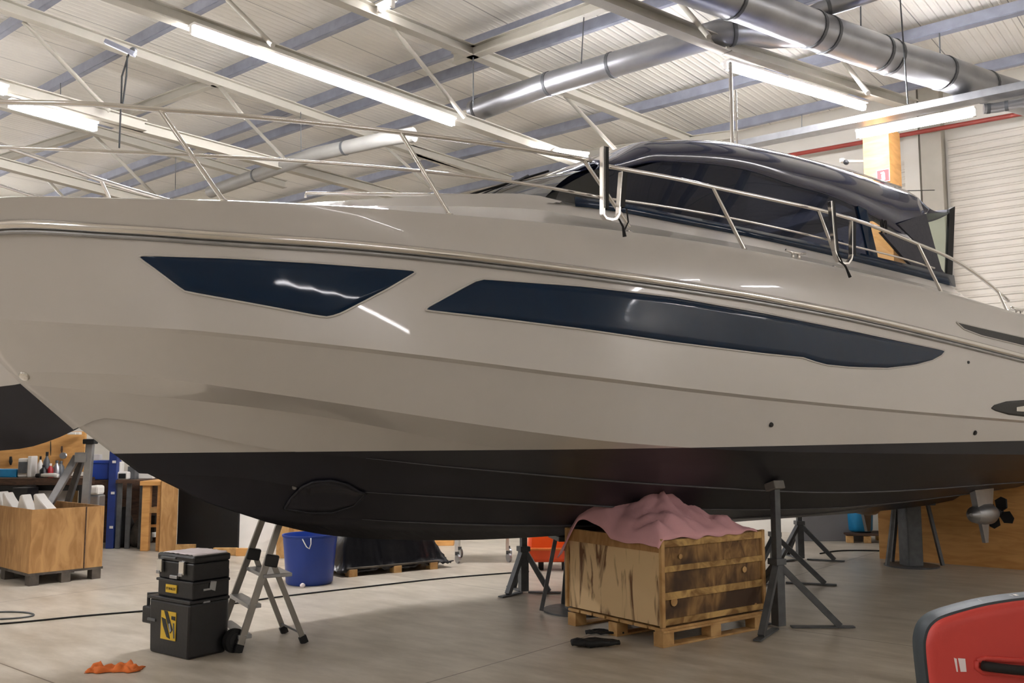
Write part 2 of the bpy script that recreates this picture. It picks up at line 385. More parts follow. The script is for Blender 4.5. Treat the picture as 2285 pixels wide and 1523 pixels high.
for (x0, y0, x1, y1) in [(52, 49, 245, 248), (508, 0, 609, 101), (550, 266, 651, 371), (210, 301, 347, 437), (863, 45, 1037, 262),
                         (1260, 213, 1376, 336), (861, 325, 962, 420), (1513, 0, 1582, 82), (1874, 126, 1937, 208), (100, 395, 170, 470), (488, 190, 545, 262)]:
    a = at_z(x0, y0, ZT); b = at_z(x1, y1, ZB); trim(MB().tube([a, b], .028, 8).build(tname(), 'beam', smooth=True, angle=50))
# ---------------------------------------------------------------- lights
def tubelight(p, q, label, m='tube', r=.035, housing=True, group='fluorescent tube lights'):
    p = Vector(p); q = Vector(q); c = (p+q)/2
    t = thing('tube_light', label, 'light', c+Vector((0, 0, .08)), group=None, world=True)
    d = (q-p).normalized(); sd = Vector((-d.y, d.x, 0)).normalized()
    MB().tube([p+d*.03, q-d*.03], r, 12).build('tube', m, t, smooth=True, angle=50)
    if housing: MB().beam(p+Vector((0, 0, .05)), q+Vector((0, 0, .06)), .13, .03).build('housing', 'white', t, bevel=.006)
    for e, s2 in ((p, 1), (q, -1)): MB().box(e+d*.02*s2, (.04, .05, .08), math.atan2(d.y, d.x)).build('end_cap', 'white', t)
    return t
tubelight(at_z(425, 66, ZB-.05), at_z(1012, 275, ZB-.05), 'longest lit tube run, under the roof beam above the bow rail', r=.045)
tubelight(at_z(1232, 341, ZB-.05), at_z(1311, 353, ZB-.05), 'short lit tube in the distance just left of the tall fender holder', r=.04)
tubelight(at_z(1618, 146, ZB-.05), at_z(1928, 240, 5.93), 'lit tube run beside the top of the chrome mast pole', r=.045)
tubelight(at_z(1912, 303, 5.45), at_z(2178, 252, 5.45), 'lit tube light under the cable tray near the roller doors', 'tubel', r=.04)
tubelight(at_z(20, 232, 5.35), at_z(215, 286, 5.35), 'capsule-shaped lit tube at the left edge above the bow rail', 'tubel', r=.05)
tubelight(at_z(-220, 130, 5.5), at_z(14, 205, 5.5), 'lit tube cut off by the left edge of the picture', 'tubel', r=.05)
tubelight(at_z(845, 22, ZP-.3), at_z(878, 8, ZP-.3), 'tiny lit lamp between the roof purlins at the top edge', 'tubel', r=.03)
# lights of the rest of the hall (beyond the frame, over the open floor)
for i, (b, a, L) in enumerate([(-13, -3, 3.6), (-19, -1, 3.6), (-22.5, 4, 3.6), (-4, -6, 3.0), (-9, -8, 3), (8.7, 9.0, 5.6), (-2, -14, 4), (-11, -12, 4)]):
    tubelight(H(b, a, ZB), H(b, a+L, ZB), ['tube light over the floor left of the yacht bow', 'tube light at the far left of the hall', 'tube light over the far left workbench area', 'tube light behind the photographer on the left', 'tube light in the rear middle of the hall', 'tube light beside the right wall of the hall', 'tube light at the rear end of the hall', 'tube light in the rear left of the hall'][i],
              'tube' if i < 3 else 'tubed' if i == 5 else 'tubel', r=.045)
tubelight(H(2.0, -3.1, ZB), H(9.3, -1.8, ZB), 'long crosswise tube run behind the photographer', 'tubed', r=.03)
tubelight(H(3.4, 11.6, 5.5), H(5.2, 11.6, 5.5), 'added unseen tube that brightens the plywood partition', 'tubed', r=.045)  # added lamp out of view, only to brighten the plywood partition
tubelight(H(6.3, 10.8, 5.9), H(9.8, 10.8, 5.9), 'tube light at the right end of the cable tray', 'tubel', r=.04)
# ---------------------------------------------------------------- ducts, tray, pipe
def ductline(name, pts, r, label, m='duct', rings=(), cat='duct', rr=1.05):
    pts = [Vector(p) for p in pts]; t = thing(name, label, cat, pts[0], world=True)
    MB().tube(pts, r, 20).build('duct_body', m, t, smooth=True, angle=50)
    L = [(pts[i+1]-pts[i]).length for i in range(len(pts)-1)]; T = sum(L)
    for k in rings:
        s_ = k*T; i = 0
        while i < len(L)-1 and s_ > L[i]: s_ -= L[i]; i += 1
        d = (pts[i+1]-pts[i]).normalized(); p = pts[i]+d*s_
        MB().tube([p-d*.02, p+d*.02], r*rr, 20).build('joint_ring', 'galv', t, smooth=True, angle=50)
    return t
ductline('spiral_duct', [at_z(1058, 248, 6.0), at_z(1210, 192, 6.0), at_z(1350, 150, 6.0), at_z(1600, 75, 6.0), at_z(1660, 68, 6.05), at_z(1720, 78, 6.1), at_z(1800, 75, 6.2)], .15,
         'thin shiny spiral duct running from the long tube light to the thick duct', rings=(.02, .28, .47, .78))
ductline('main_duct', [at_z(1500, -50, 5.9), at_z(1700, 22, 5.9), at_z(1740, 38, 5.9), at_z(1850, 80, 5.9), at_z(2000, 132, 5.9), at_z(2110, 165, 5.9), at_z(2215, 200, 5.95), at_z(2330, 235, 6.0)], .2,
         'thick grey ventilation duct crossing the upper right corner', rings=(.12, .3, .335, .47, .5, .64, .78))
ductline('branch_duct', [at_z(1800, 38, 6.15), at_z(1830, 22, 6.2), at_z(1880, 8, 6.25), at_z(1960, -20, 6.25)], .09, 'small branch duct joining the thick duct at the top edge', rings=(.3,))
ductline('spiral_duct', [at_z(470, 428, 5.6), at_z(700, 345, 5.6), at_z(860, 310, 5.6), at_z(924, 300, 5.6)], .1, 'distant dull duct behind the bow rail above the foredeck', m='ductdull', rings=(.3, .75))
ductline('steel_pipe', [at_z(2195, 243, 5.5), at_z(2225, 240, 5.5), at_z(2300, 226, 5.5)], .06, 'small steel pipe running right from the tube light under the cable tray', cat='pipe', rings=(.1, .5))
ctr = thing('cable_tray', 'long pale cable tray hung in front of the back wall at upper right', 'cable tray', at_z(1900, 285, 5.6), world=True)
tp, tq = at_z(1640, 333, 5.75), at_z(2400, 180, 5.55)
mb = MB(); mb.beam(tp, tq, .22, .012)
d_ = (tq-tp).normalized(); sd_ = Vector((-d_.y, d_.x, 0))
for s_ in (-1, 1): mb.beam(tp+sd_*.11*s_+Vector((0, 0, .04)), tq+sd_*.11*s_+Vector((0, 0, .04)), .008, .09)
mb.build('tray', 'galvl', ctr)
for (x, y0, y1) in [(1925, 325, 345)]: pass
p = at_z(1745, 348, 5.5)
pa, pb = at_a(1730, 352, A1-.35), at_a(2300, 250, A1-.35)
tag(MB().tube([pa, pb], .035, 10).build('sprinkler_pipe', 'redpipe', smooth=True, angle=50), 'dull red pipe running along the back wall above the roller doors', 'pipe')
# hanging rods and wires
for (x0, y0, x1, y1, z, r, lab) in [(1056, 128, 1056, 235, 6.3, .008, 'thin hanging rod above the left end of the spiral duct'),
    (1303, 35, 1297, 142, 6.5, .008, 'thin hanging rod above the middle of the spiral duct'),
    (2008, -10, 2026, 232, 6.4, .008, 'long thin hanging rod in front of the thick duct'),
    (1920, -10, 1921, 72, 6.5, .008, 'short hanging rod above the thick duct'),
    (2096, 74, 2098, 128, 6.5, .008, 'rod above the right part of the thick duct'),
    (1789, 255, 1789, 303, 6.3, .006, 'short thin rod above the yacht roof rail'),
    (135, 185, 135, 225, 6.3, .006, 'short thin rod above the left edge tube light'),
    (671, 250, 672, 340, 6.3, .006, 'thin rod under the long tube light'),
    (392, 350, 391, 425, 6.0, .006, 'thin rod above the foredeck near the left stanchion')]:
    a = at_z(x0, y0, z) if y0 > -100 else None; b = at_D(x1, y1, a.y)
    tag(MB().tube([a, b], r, 6).build('hanging_rod', 'galv'), lab, 'rod')
cb = thing('hoist_cable', 'doubled dark cable with hook plate hanging from the roof beam at upper left', 'cable', at_z(288, 118, ZB-.1), world=True)
a = at_z(288, 118, ZB-.05)
MB().tube([a, at_D(272, 170, a.y), at_D(270, 232, a.y), at_D(266, 330, a.y)], .009, 6).build('cable', 'rubber', cb)
MB().tube([at_D(284, 125, a.y), at_D(282, 170, a.y), at_D(274, 232, a.y)], .009, 6).build('cable', 'rubber', cb)
MB().beam(at_D(235, 92, a.y), at_D(302, 122, a.y), .06, .05).build('hook_plate', 'purlin', cb, bevel=.01)
MB().lathe(a+Vector((.04, 0, .02)), [(.03, -.02), (.045, 0), (.03, .02)], 12, axis=(0, 1, 0)).build('pulley', 'galv', cb)
# plywood pillar, sign, camera, low partition
px0, pyb = at_a(1975, 1226, A1-2.3), 0
AP = 12.45
def pbox(name, x0, x1, a, dep, z0, z1, m, parent=None, y=975):
    b0, b1 = wall_b(x0, a), wall_b(x1, a)
    return MB().box((0, 0, 0), (b1-b0, dep, z1-z0)).build(name, m, loc=H((b0+b1)/2, a+dep/2, (z0+z1)/2), rot=HROT)
pil = pbox('plywood_pillar', 1952, 2012, AP, .5, 0, 5.75, 'ply'); tag(pil, 'tall orange plywood boxed pillar left of the roller doors', 'pillar')
par = pbox('plywood_partition', 2014, 2480, AP+.02, .1, 0, 2.35, 'ply'); tag(par, 'orange plywood partition wall low down behind the yacht stern', 'partition')
sg = thing('fire_extinguisher_sign', 'small red and white fire extinguisher sign on the plywood pillar', 'sign', at_a(1971, 392, AP-.05), world=True)
c = at_a(1971, 392, AP-.03); n3 = Vector((-HA.x, -HA.y, 0)); b3 = Vector((HB.x, HB.y, 0))
def plate(c, wd, h, t, m, name, parent, sh=0): return MB().box(c, (wd, t, h), HROT).build(name, m, parent)
plate(c, .17, .17, .01, 'red', 'sign_plate', sg)
q = c+n3*.008
MB().prism([q+b3*x+Vector((0, 0, z)) for x, z in [(-.02, -.06), (.025, -.06), (.025, .03), (.01, .055), (-.03, .045), (-.03, .03), (-.012, .03), (-.02, .01)]], n3*.003).build('extinguisher_symbol', 'white', sg)
for (dx, dz, wd, h) in [(0, .082, .17, .008), (0, -.082, .17, .008), (.082, 0, .008, .17), (-.082, 0, .008, .17)]:
    MB().box(q+b3*dx+Vector((0, 0, dz)), (wd, .006, h), HROT).build('sign_border', 'white', sg)
sc = thing('security_camera', 'tiny black and white security camera left of the plywood pillar', 'camera', at_a(1888, 362, AP), world=True)
c = at_a(1888, 362, AP+.1)
MB().lathe(c, [(.025, -.06), (.035, -.04), (.035, .04), (.015, .05)], 14, axis=(-.5, -1, -.2)).build('camera_body', 'black', sc, smooth=True, angle=40)
MB().box(c+Vector((0, .12, .06)), (.06, .1, .05), HROT).build('mount', 'white', sc, bevel=.005)
MB().beam(c+Vector((0, .15, .06)), c+Vector((.3, .15, .06)), .03, .03).build('bracket', 'white', sc)
# ================================================================= THE YACHT
YL = W(0, 0, 0)
yacht = thing('motor_yacht', 'large white motor yacht with black bottom and navy hardtop propped up on stands', 'boat', YL, world=True)
UE = 8.0
STEM = sorted([(.74, -2.2), (.9, -2.55), (.966, -2.7), (1.04, -2.93), (1.21, -3.33), (1.36, -3.63), (1.465, -3.79), (1.77, -4.17), (2.02, -4.416), (2.35, -4.72), (2.7, -5.03), (2.9, -5.2), (3.1, -5.33)])
ustem = lerp_fn(STEM)
def plan(V, ub, p, uM=.6, aft=.97):
    def f(u):
        if u <= ub: return 0.0
        if u < uM: return V*(1-((uM-u)/(uM-ub))**p)
        return V*(1-(1-aft)*((u-uM)/(UE-uM))**2)
    return f
#        name   V     zstem  p   traced pixels on the near side
FEAT = [('sheer', 1.82, 2.86, 2.75, [(0,441),(250,443),(500,448),(760,460),(1000,478),(1250,500),(1500,530),(1700,563),(1900,603),(2100,650),(2285,702)]),
        ('shl', 1.86, 2.78, 2.7, None),
        ('rub', 1.87, 2.70, 2.6, [(0,503),(230,510),(500,528),(800,548),(1000,568),(1250,598),(1500,632),(1700,664),(1900,703),(2100,750),(2285,797)]),
        ('mid', 1.875, 2.50, 2.85, None),
        ('kn', 1.865, 2.30, 3.05, [(250,727),(700,766),(1000,800),(1250,832),(1500,862),(1750,890),(2000,914),(2285,938)]),
        ('kn2', 1.83, 2.27, 3.0, None),
        ('ch1', 1.72, 1.98, 2.9, [(300,838),(600,877),(1000,937),(1200,965),(1400,988),(1700,1006),(2285,1014)]),
        ('ch2', 1.48, 1.90, 2.15, [(330,882),(700,927),(1100,998),(1400,1030),(1900,1046),(2285,1048)]),
        ('s4', 1.12, 1.62, 2.0, [(240,932),(600,1000),(800,1020),(1000,1041),(1500,1082),(1900,1098),(2285,1075)]),
        ('s4b', 1.05, 1.61, 2.0, None),
        ('s5', .70, 1.33, 1.8, [(540,1066),(660,1085),(820,1098),(1150,1117),(1500,1135),(1900,1130),(2285,1085)]),
        ('s5b', .62, 1.325, 1.8, None),
        ('s6', .24, 1.12, 1.6, [(620,1141),(900,1164),(1240,1172),(1500,1163),(1900,1136),(2285,1064)]),
        ('keel', 0, .966, 1, [(620,1161),(760,1185),(950,1194),(1150,1197),(1500,1180),(1700,1163),(2035,1130),(2200,1095),(2285,1064)])]
PL, ZF = {}, {}
for nm, V, zs, p, tr in FEAT:
    ub = ustem(zs); PL[nm] = plan(V, ub, p)
    if nm == 'keel': PL[nm] = lambda u: 0.0
    if tr:
        pts = [(ub, zs)]
        for (x, y) in tr:
            r = on_plan(x, y, PL[nm])
            if r and r[0] > pts[-1][0]+.15: pts.append(r)
        ZF[nm] = lerp_fn(pts)
ZF['keel'] = lerp_fn([(-2.7, .966), (-2.3, .86), (-1.8, .79), (-1, .735), (0, .715), (2, .72), (5.3, .74), (7, .88), (8, 1.02)])
ZF['shl'] = lambda u: ZF['sheer'](u)-.05
def mixf(a, b, k): return lambda u: ZF[a](u)*(1-k)+ZF[b](u)*k
ZF['mid'] = mixf('rub', 'kn', .5)
ZF['kn2'] = lambda u: ZF['kn'](u)-.02
ZF['s4b'] = lambda u: ZF['s4'](u)+.02
ZF['s5b'] = lambda u: ZF['s5'](u)+.02
_kn = PL['kn']; _kn2 = PL['kn2']
def tilt(u): t = max(0, min(1, (-.2-u)/.9)); return .045*t*t*(3-2*t)
PL['kn'] = lambda u: min(_kn(u), PL['rub'](u)) if u > -.2 else (PL['rub'](u)+tilt(u))*min(1, max(0, (u-ustem(2.3))/1.1))**.45 if u > ustem(2.3) else 0
PL['kn2'] = lambda u: max(0, PL['kn'](u)-.035)
PL['mid'] = lambda u: (PL['rub'](u)+PL['kn'](u))/2+.004
NS = 90
names = [f[0] for f in FEAT]
ubs = {f[0]: ustem(f[2]) for f in FEAT}
def upos(nm, s): return ubs[nm]+(UE-ubs[nm])*(s**1.25)
def hull_rows(side):
    rows = []
    for nm in names:
        row = []
        for i in range(NS+1):
            u = upos(nm, i/NS); v = PL[nm](u) if i else 0
            row.append(W(u, v*side, ZF[nm](u)))
        rows.append(row)
    return rows
def hull_mesh():
    me = bpy.data.meshes.new('hull'); bm = bmesh.new()
    for side in (1, -1):
        rows = hull_rows(side)
        if side == 1: R0 = [[bm.verts.new(v) for v in r] for r in rows]; R = R0
        else: R = [[bm.verts.new(v) for v in r] for r in rows]
        for i in range(len(rows)-1):
            for j in range(NS):
                f = bm.faces.new((R[i][j], R[i][j+1], R[i+1][j+1], R[i+1][j]))
        bm.faces.new([R[i][NS] for i in range(len(rows))])
        crease = {names.index(n) for n in ('rub', 'kn', 'kn2', 'ch1', 'ch2', 's4', 's4b', 's5', 's5b', 's6')}
        for i in crease:
            for j in range(NS):
                e = bm.edges.get((R[i][j], R[i][j+1]))
                if e: e.smooth = False
    bmesh.ops.remove_doubles(bm, verts=bm.verts, dist=.0004)
    bmesh.ops.recalc_face_normals(bm, faces=bm.faces)
    return bm
bm0 = hull_mesh()
BVH = BVHTree.FromBMesh(bm0)
def hit(x, y, bvh=None):
    d = ray(x, y).normalized(); r = (bvh or BVH).ray_cast(Vector((0, 0, CH)), d)
    return r[0], r[1]
wl0 = W(-3.8, 0, 1.462); wl1 = W(6, 0, 1.55); nrm = Vector((BN.x, BN.y, 0)).cross(wl1-wl0).normalized()
def cut(bm, clear_below):
    b = bm.copy(); nz = nrm if nrm.z > 0 else -nrm
    bmesh.ops.bisect_plane(b, geom=b.verts[:]+b.edges[:]+b.faces[:], plane_co=wl0, plane_no=nz, clear_inner=clear_below, clear_outer=not clear_below)
    return b
def frombm(bm, name, m, parent):
    off = ORIG[parent.name]; me = bpy.data.meshes.new(name); bmesh.ops.translate(bm, verts=bm.verts, vec=-off); bm.to_mesh(me); bm.free()
    me.materials.append(M[m])
    for p in me.polygons: p.use_smooth = True
    o = bpy.data.objects.new(name, me); C.objects.link(o); o.parent = parent; ORIG[o.name] = off; return o
hull = frombm(cut(bm0, True), 'hull', 'gel', yacht)
bottom = frombm(cut(bm0, False), 'hull_bottom', 'black_af', yacht); bottom['label'] = 'matt black painted hull bottom'
def mirror(mb):
    o = MB()
    for p in mb.v:
        u, v = uv(p); o.v.append(W(u, -v, p.z))
    o.f = [tuple(reversed(f)) for f in mb.f]; return o
def both(mb, name, m, parent=yacht, **k):
    a = mb.build(name, m, parent, **k); b = mirror(mb).build(name, m, parent, **k); return a, b
M['rail'] = mat('spray_rail_glint_paint', (84, 84, 88), .45, 0, .15, 8)  # lighter rail colour stands for light caught along the black bottom's rails
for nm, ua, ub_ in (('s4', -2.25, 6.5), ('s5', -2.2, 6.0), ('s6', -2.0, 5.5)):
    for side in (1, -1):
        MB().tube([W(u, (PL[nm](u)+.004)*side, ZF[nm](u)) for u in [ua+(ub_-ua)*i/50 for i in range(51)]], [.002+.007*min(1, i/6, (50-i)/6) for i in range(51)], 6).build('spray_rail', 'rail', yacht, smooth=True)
# rub rail
for side in (1, -1):
    pts = [W(u, (PL['rub'](u)+.012)*side, ZF['rub'](u)+.0) for u in [ubs['rub']-.02+(UE-ubs['rub'])*(i/80)**1.4 for i in range(81)]]
    MB().tube(pts, .03, 10).build('rub_rail', 'chrome', yacht, smooth=True)
    pts2 = [p-Vector((0, 0, .045)) for p in pts]
    MB().tube(pts2, .014, 8).build('rub_rail_lower', 'galvl', yacht, smooth=True)
# patches following a surface: cols = [(x, ytop, ybot)]
def resample(cols, n):
    top = lerp1([(c[0], c[1]) for c in cols]); bot = lerp1([(c[0], c[2]) for c in cols]); x0, x1 = cols[0][0], cols[-1][0]
    return [(x0+(x1-x0)*i/n, top(x0+(x1-x0)*i/n), bot(x0+(x1-x0)*i/n)) for i in range(n+1)]
def lerp1(pts):
    def f(x):
        for (a, b), (c, d) in zip(pts, pts[1:]):
            if x <= c: return b+(d-b)*(x-a)/(c-a)
        return pts[-1][1]
    return f
def patch(top, bot, n=60, rows=6, off=.004, bvh=None):
    T, B = lerp1(top), lerp1(bot); x0 = top[0][0]; x1 = top[-1][0]; mb = MB(); R = []
    for i in range(n+1):
        t = i/n; t = .5-.5*math.cos(math.pi*t) if n > 20 else t
        x = x0+(x1-x0)*t; col = []
        for j in range(rows+1):
            y = T(x)+(B(x)-T(x))*j/rows; p, nn = hit(x, y, bvh)
            if p is None: p, nn = Vector((0, 0, 0)), Vector((0, -1, 0))
            if nn.dot(ray(x, y)) > 0: nn = -nn
            col.append(p+nn*off)
        R.append(col)
    mb.grid(R); edge = [c[0] for c in R]+[c[-1] for c in reversed(R)]
    return mb, edge
def hull_window(name, top, bot, label=None, rim=True, m='glass'):
    mb, edge = patch(top, bot); w = mb.build(name, m, yacht, smooth=True, solid=.006)
    mbm = mirror(mb); w2 = mbm.build(name, m, yacht, smooth=True, solid=.006)
    if rim:
        e = MB().tube(edge+[edge[0]], .007, 6); e.build('window_rim', 'gel', w, smooth=True); mirror(e).build('window_rim', 'gel', w2, smooth=True)
    return w
hull_window('hull_window', [(311,573),(316,570),(345,570),(500,575),(700,586),(900,601),(922,603),(926,607)],
            [(311,575),(322,584),(345,600),(395,638),(412,650),(440,656),(600,685),(700,704),(728,708),(750,704),(770,695),(860,648),(915,616),(926,609)])
hull_window('hull_window', [(950,690),(955,684),(1050,632),(1062,626),(1080,622),(1300,638),(1500,662),(1700,697),(1900,737),(2030,765),(2098,779),(2107,782)],
            [(950,692),(960,694),(1100,710),(1300,735),(1500,764),(1700,789),(1790,798),(1806,802),(1830,813),(1900,820),(1980,822),(2040,815),(2080,804),(2100,793),(2107,784)])
hull_window('air_intake', [(2134,718),(2200,734),(2285,753)], [(2134,719),(2150,734),(2190,749),(2240,761),(2285,772)], m='black')
hull_window('hull_vent', [(2212,909),(2218,903),(2245,895),(2285,892)], [(2212,911),(2220,916),(2250,925),(2285,929)], rim=False, m='black')
mb, _ = patch([(2266,908),(2285,905)], [(2266,917),(2285,918)], 8, 2, .01); mb.build('vent_handle', 'chrome', yacht, solid=.004)
# thruster tunnel scoop
mb, edge = patch([(636,1130),(650,1108),(672,1085),(700,1072),(740,1069),(775,1078),(800,1094),(815,1098)], [(636,1132),(690,1141),(740,1141),(790,1125),(815,1099)], off=.012)
tt = mb.build('thruster_tunnel', 'black_af', yacht, smooth=True, solid=.01); tt['label'] = 'hollow of the bow thruster tunnel'
MB().tube(edge+[edge[0]], .012, 6).build('tunnel_rim', 'black_af', tt, smooth=True)
mirror(mb).build('thruster_tunnel', 'black_af', yacht, smooth=True, solid=.01)
for (x, y, r, m, nm) in [(657, 1086, .018, 'galvl', 'anode_stud'), (55, 838, .035, 'chrome', 'bow_eye'), (1720, 947, .02, 'black', 'drain_outlet'), (2175, 965, .024, 'black', 'drain_outlet'), (2160, 808, .014, 'galv', 'vent_outlet')]:
    p, nn = hit(x, y)
    if p:
        if nn.dot(ray(x, y)) > 0: nn = -nn
        MB().lathe(p, [(r, -.01), (r, .006), (r*.8, .014), (r*.4, .016)], 16, axis=nn).build(nm, m, yacht, smooth=True, angle=40)
# deck + coaming
ZC2 = lerp_fn([(-5.3, 2.84), (-4.6, 2.885), (-3.8, 2.93), (-3.2, 2.99), (-2.5, 3.10), (-1.4, 3.26), (-1.0, 3.24), (0, 3.225), (1, 3.22), (2.5, 3.16), (3.8, 3.08), (4.15, 2.93), (4.6, 2.76), (8, 2.62)])
def vc(u): return min(1.44, .80*PL['sheer'](u))
def deck_section(u):
    vs, zs = PL['sheer'](u), ZF['sheer'](u); c = vc(u); zc = max(ZC2(u), zs-.02) if u < 4.4 else ZC2(u)
    ins = min(.03, vs*.3)
    half = [(vs, zs), (vs-ins, zs+.012), (c+(vs-c)*.25, zs+(zc-zs)*.55), (c, zc), (c*.93, zc+.012), (c*.6, zc+.035), (c*.25, zc+.05)]
    return half+[(-a, b) for a, b in reversed(half)]
rows = []
for i in range(81):
    u = ubs['sheer']+.0+(UE-ubs['sheer'])*(i/80)**1.2
    rows.append([W(u, a, b) for a, b in deck_section(u)])
deckmb = MB().grid(rows); deck = deckmb.build('deck', 'gel', yacht, smooth=True, angle=22)
dbm = bmesh.new(); dbm.from_mesh(deck.data); bmesh.ops.translate(dbm, verts=dbm.verts, vec=YL); DBVH = BVHTree.FromBMesh(dbm)
# foredeck hatch rail and cleats
for (a, b) in [((682, 431), (1080, 436))]:
    p0, p1 = P(*a, .55), P(*b, .95)
    MB().tube([W(*p0)+Vector((0, 0, -.03)), W(*p0), W(*(p0.lerp(p1, .5))), W(*p1), W(*p1)+Vector((0, 0, -.05))], .012, 8).build('grab_rail', 'chrome', yacht, smooth=True)
def cleat(p, par=yacht, sc=1.0):
    t = Vector((BT.x, BT.y, 0)); mb = MB()
    mb.tube([p-t*.12*sc+Vector((0, 0, .07*sc)), p-t*.05*sc+Vector((0, 0, .06*sc)), p+t*.05*sc+Vector((0, 0, .06*sc)), p+t*.12*sc+Vector((0, 0, .07*sc))], .012*sc, 8)
    for s in (-1, 1): mb.tube([p+t*.04*s*sc, p+t*.035*s*sc+Vector((0, 0, .06*sc))], .013*sc, 8)
    mb.build('cleat', 'chrome', par, smooth=True)
cleat(W(-3.85, .62, 2.93)); cleat(W(-3.85, -.62, 2.93))
p = P(1776, 575, 1.74); cleat(W(p.x, p.y, p.z-.02)); cleat(W(p.x, -p.y, p.z-.02))
p = P(2274, 700, 1.7); cleat(W(p.x, p.y, p.z-.03), sc=1.2)
# windscreen
def wtop(w): return (-.50-.14*w*w, 1.2*w, 3.755-.15*w*w)
def wbase(w): return (-1.62+.38*w*w, 1.38*w, 3.285-.05*w*w)
def wgrid(k0, k1, w0=-1, w1=1, off=0):
    R = []
    for i in range(9):
        k = k0+(k1-k0)*i/8; row = []
        for j in range(25):
            w = w0+(w1-w0)*j/24; a, b = wtop(w), wbase(w)
            row.append(W(b[0]+(a[0]-b[0])*k, b[1]+(a[1]-b[1])*k, b[2]+(a[2]-b[2])*k+.06*math.sin(math.pi*k)+off))
        R.append(row)
    return MB().grid(R)
wsd = wgrid(0, 1).build('windscreen', 'wglass', yacht, smooth=True)
wgrid(0, .12, off=.004).build('windscreen_border', 'black', wsd, smooth=True)
wgrid(.93, 1, off=.004).build('windscreen_border', 'black', wsd, smooth=True)
for w in (-.55, .1, .62):
    a = Vector(wbase(w)); b = Vector(wbase(w-.18)).lerp(Vector(wtop(w-.18)), .75)
    a.z += .03; b.z += .075
    MB().tube([W(*a), W(*b)], .012, 6).build('wiper', 'black', wsd)
    c = Vector(wbase(w-.28)).lerp(Vector(wtop(w-.28)), .25); d = Vector(wbase(w-.10)).lerp(Vector(wtop(w-.10)), .9); c.z += .07; d.z += .06
    MB().tube([W(*c), W(*d)], .01, 6).build('wiper', 'black', wsd)
# roof
def ztr(tr, v): return lerp_fn([(P(x, y, v).x, P(x, y, v).z) for x, y in tr])
ZEDGE = ztr([(1330,372),(1450,362),(1560,361),(1680,376),(1790,412),(1873,437),(1960,482),(2008,514)], 1.32)
ZSH = ztr([(1330,341),(1440,326),(1560,319),(1700,337),(1800,360),(1900,388),(2000,420),(2062,441)], 1.0)
UR0, UR1 = -.52, 3.62
def roof_section(u):
    k = (u-UR0)/(UR1-UR0); e = min(1, (k/.16)) ; e = e*e*(3-2*e)
    ze, zs = ZEDGE(u), ZSH(u)
    wt = 1.0
    vE, vS = 1.31, 1.0
    if k < .16: ze = 3.60+(ZEDGE(UR0+.16*(UR1-UR0))-3.60)*e; zs = 3.685+(ZSH(UR0+.16*(UR1-UR0))-3.685)*e
    zc = zs+.05
    half = [(vE-.05, ze-.025), (vE, ze), (vE-.015, ze+(zs-ze)*.35), (vE-.09, ze+(zs-ze)*.72), (vS+.08, zs-(zs-ze)*.08), (vS-.1, zs+.004), (.55, zc-.012), (.0, zc)]
    return half+[(-a, b) for a, b in reversed(half[:-1])]
def usec(k, v): return UR0+(UR1-UR0)*k-(.14*(v/1.3)**2 if True else 0)*(1-k)+(.0 if abs(v) < 1.05 else -.0)*k
rows = []
for i in range(61):
    k = i/60; u = UR0+(UR1-UR0)*k; sec = roof_section(u)
    aftcut = lambda v: max(0, 1-abs(v)/1.31)*.38-.0
    rows.append([W(u-.14*(a/1.3)**2*(1-k)+(.30*(1-min(1, abs(a)/1.31)))*(k**6), a, b) for a, b in sec])
rmb = MB().grid(rows); roof = rmb.build('hardtop', 'navy', yacht, smooth=True, solid=.03); roof['label'] = 'glossy navy blue hardtop'
rb = bmesh.new(); rb.from_mesh(roof.data); bmesh.ops.translate(rb, verts=rb.verts, vec=YL); RBVH = BVHTree.FromBMesh(rb)
# roof rails
for s in (1, -1):
    pts = []
    for (x, y) in [(1568, 322), (1570, 316), (1640, 322), (1720, 338), (1820, 361), (1900, 382), (1960, 402), (2010, 418)]:
        q = P(x, y, .96); pts.append(W(q.x, .96*s, max(q.z, ZSH(q.x)+.035)))
    MB().tube(pts, .013, 8).build('roof_rail', 'chrome', yacht, smooth=True)
    for k in (1, 3, 5, 7): MB().tube([pts[k], pts[k]-Vector((0, 0, .06))], .01, 6).build('rail_foot', 'chrome', yacht)
# mast pole
q = P(1634, 320, .1)
mp = MB().tube([W(q.x, .1, 3.95), W(q.x, .1, P(1632, 150, .1).z+.05)], .02, 10); mp.tube([W(q.x+.05, .12, 3.95), W(q.x+.05, .12, P(1628, 200, .1).z)], .011, 8)
mp.build('mast_pole', 'chrome', yacht, smooth=True, angle=50)
q = P(2010, 418, .5); q2 = P(2085, 424, .3)
MB().tube([W(q.x, .5, q.z-.04), W(q2.x, .3, q2.z)], .006, 6).build('whip_aerial', 'black', yacht)
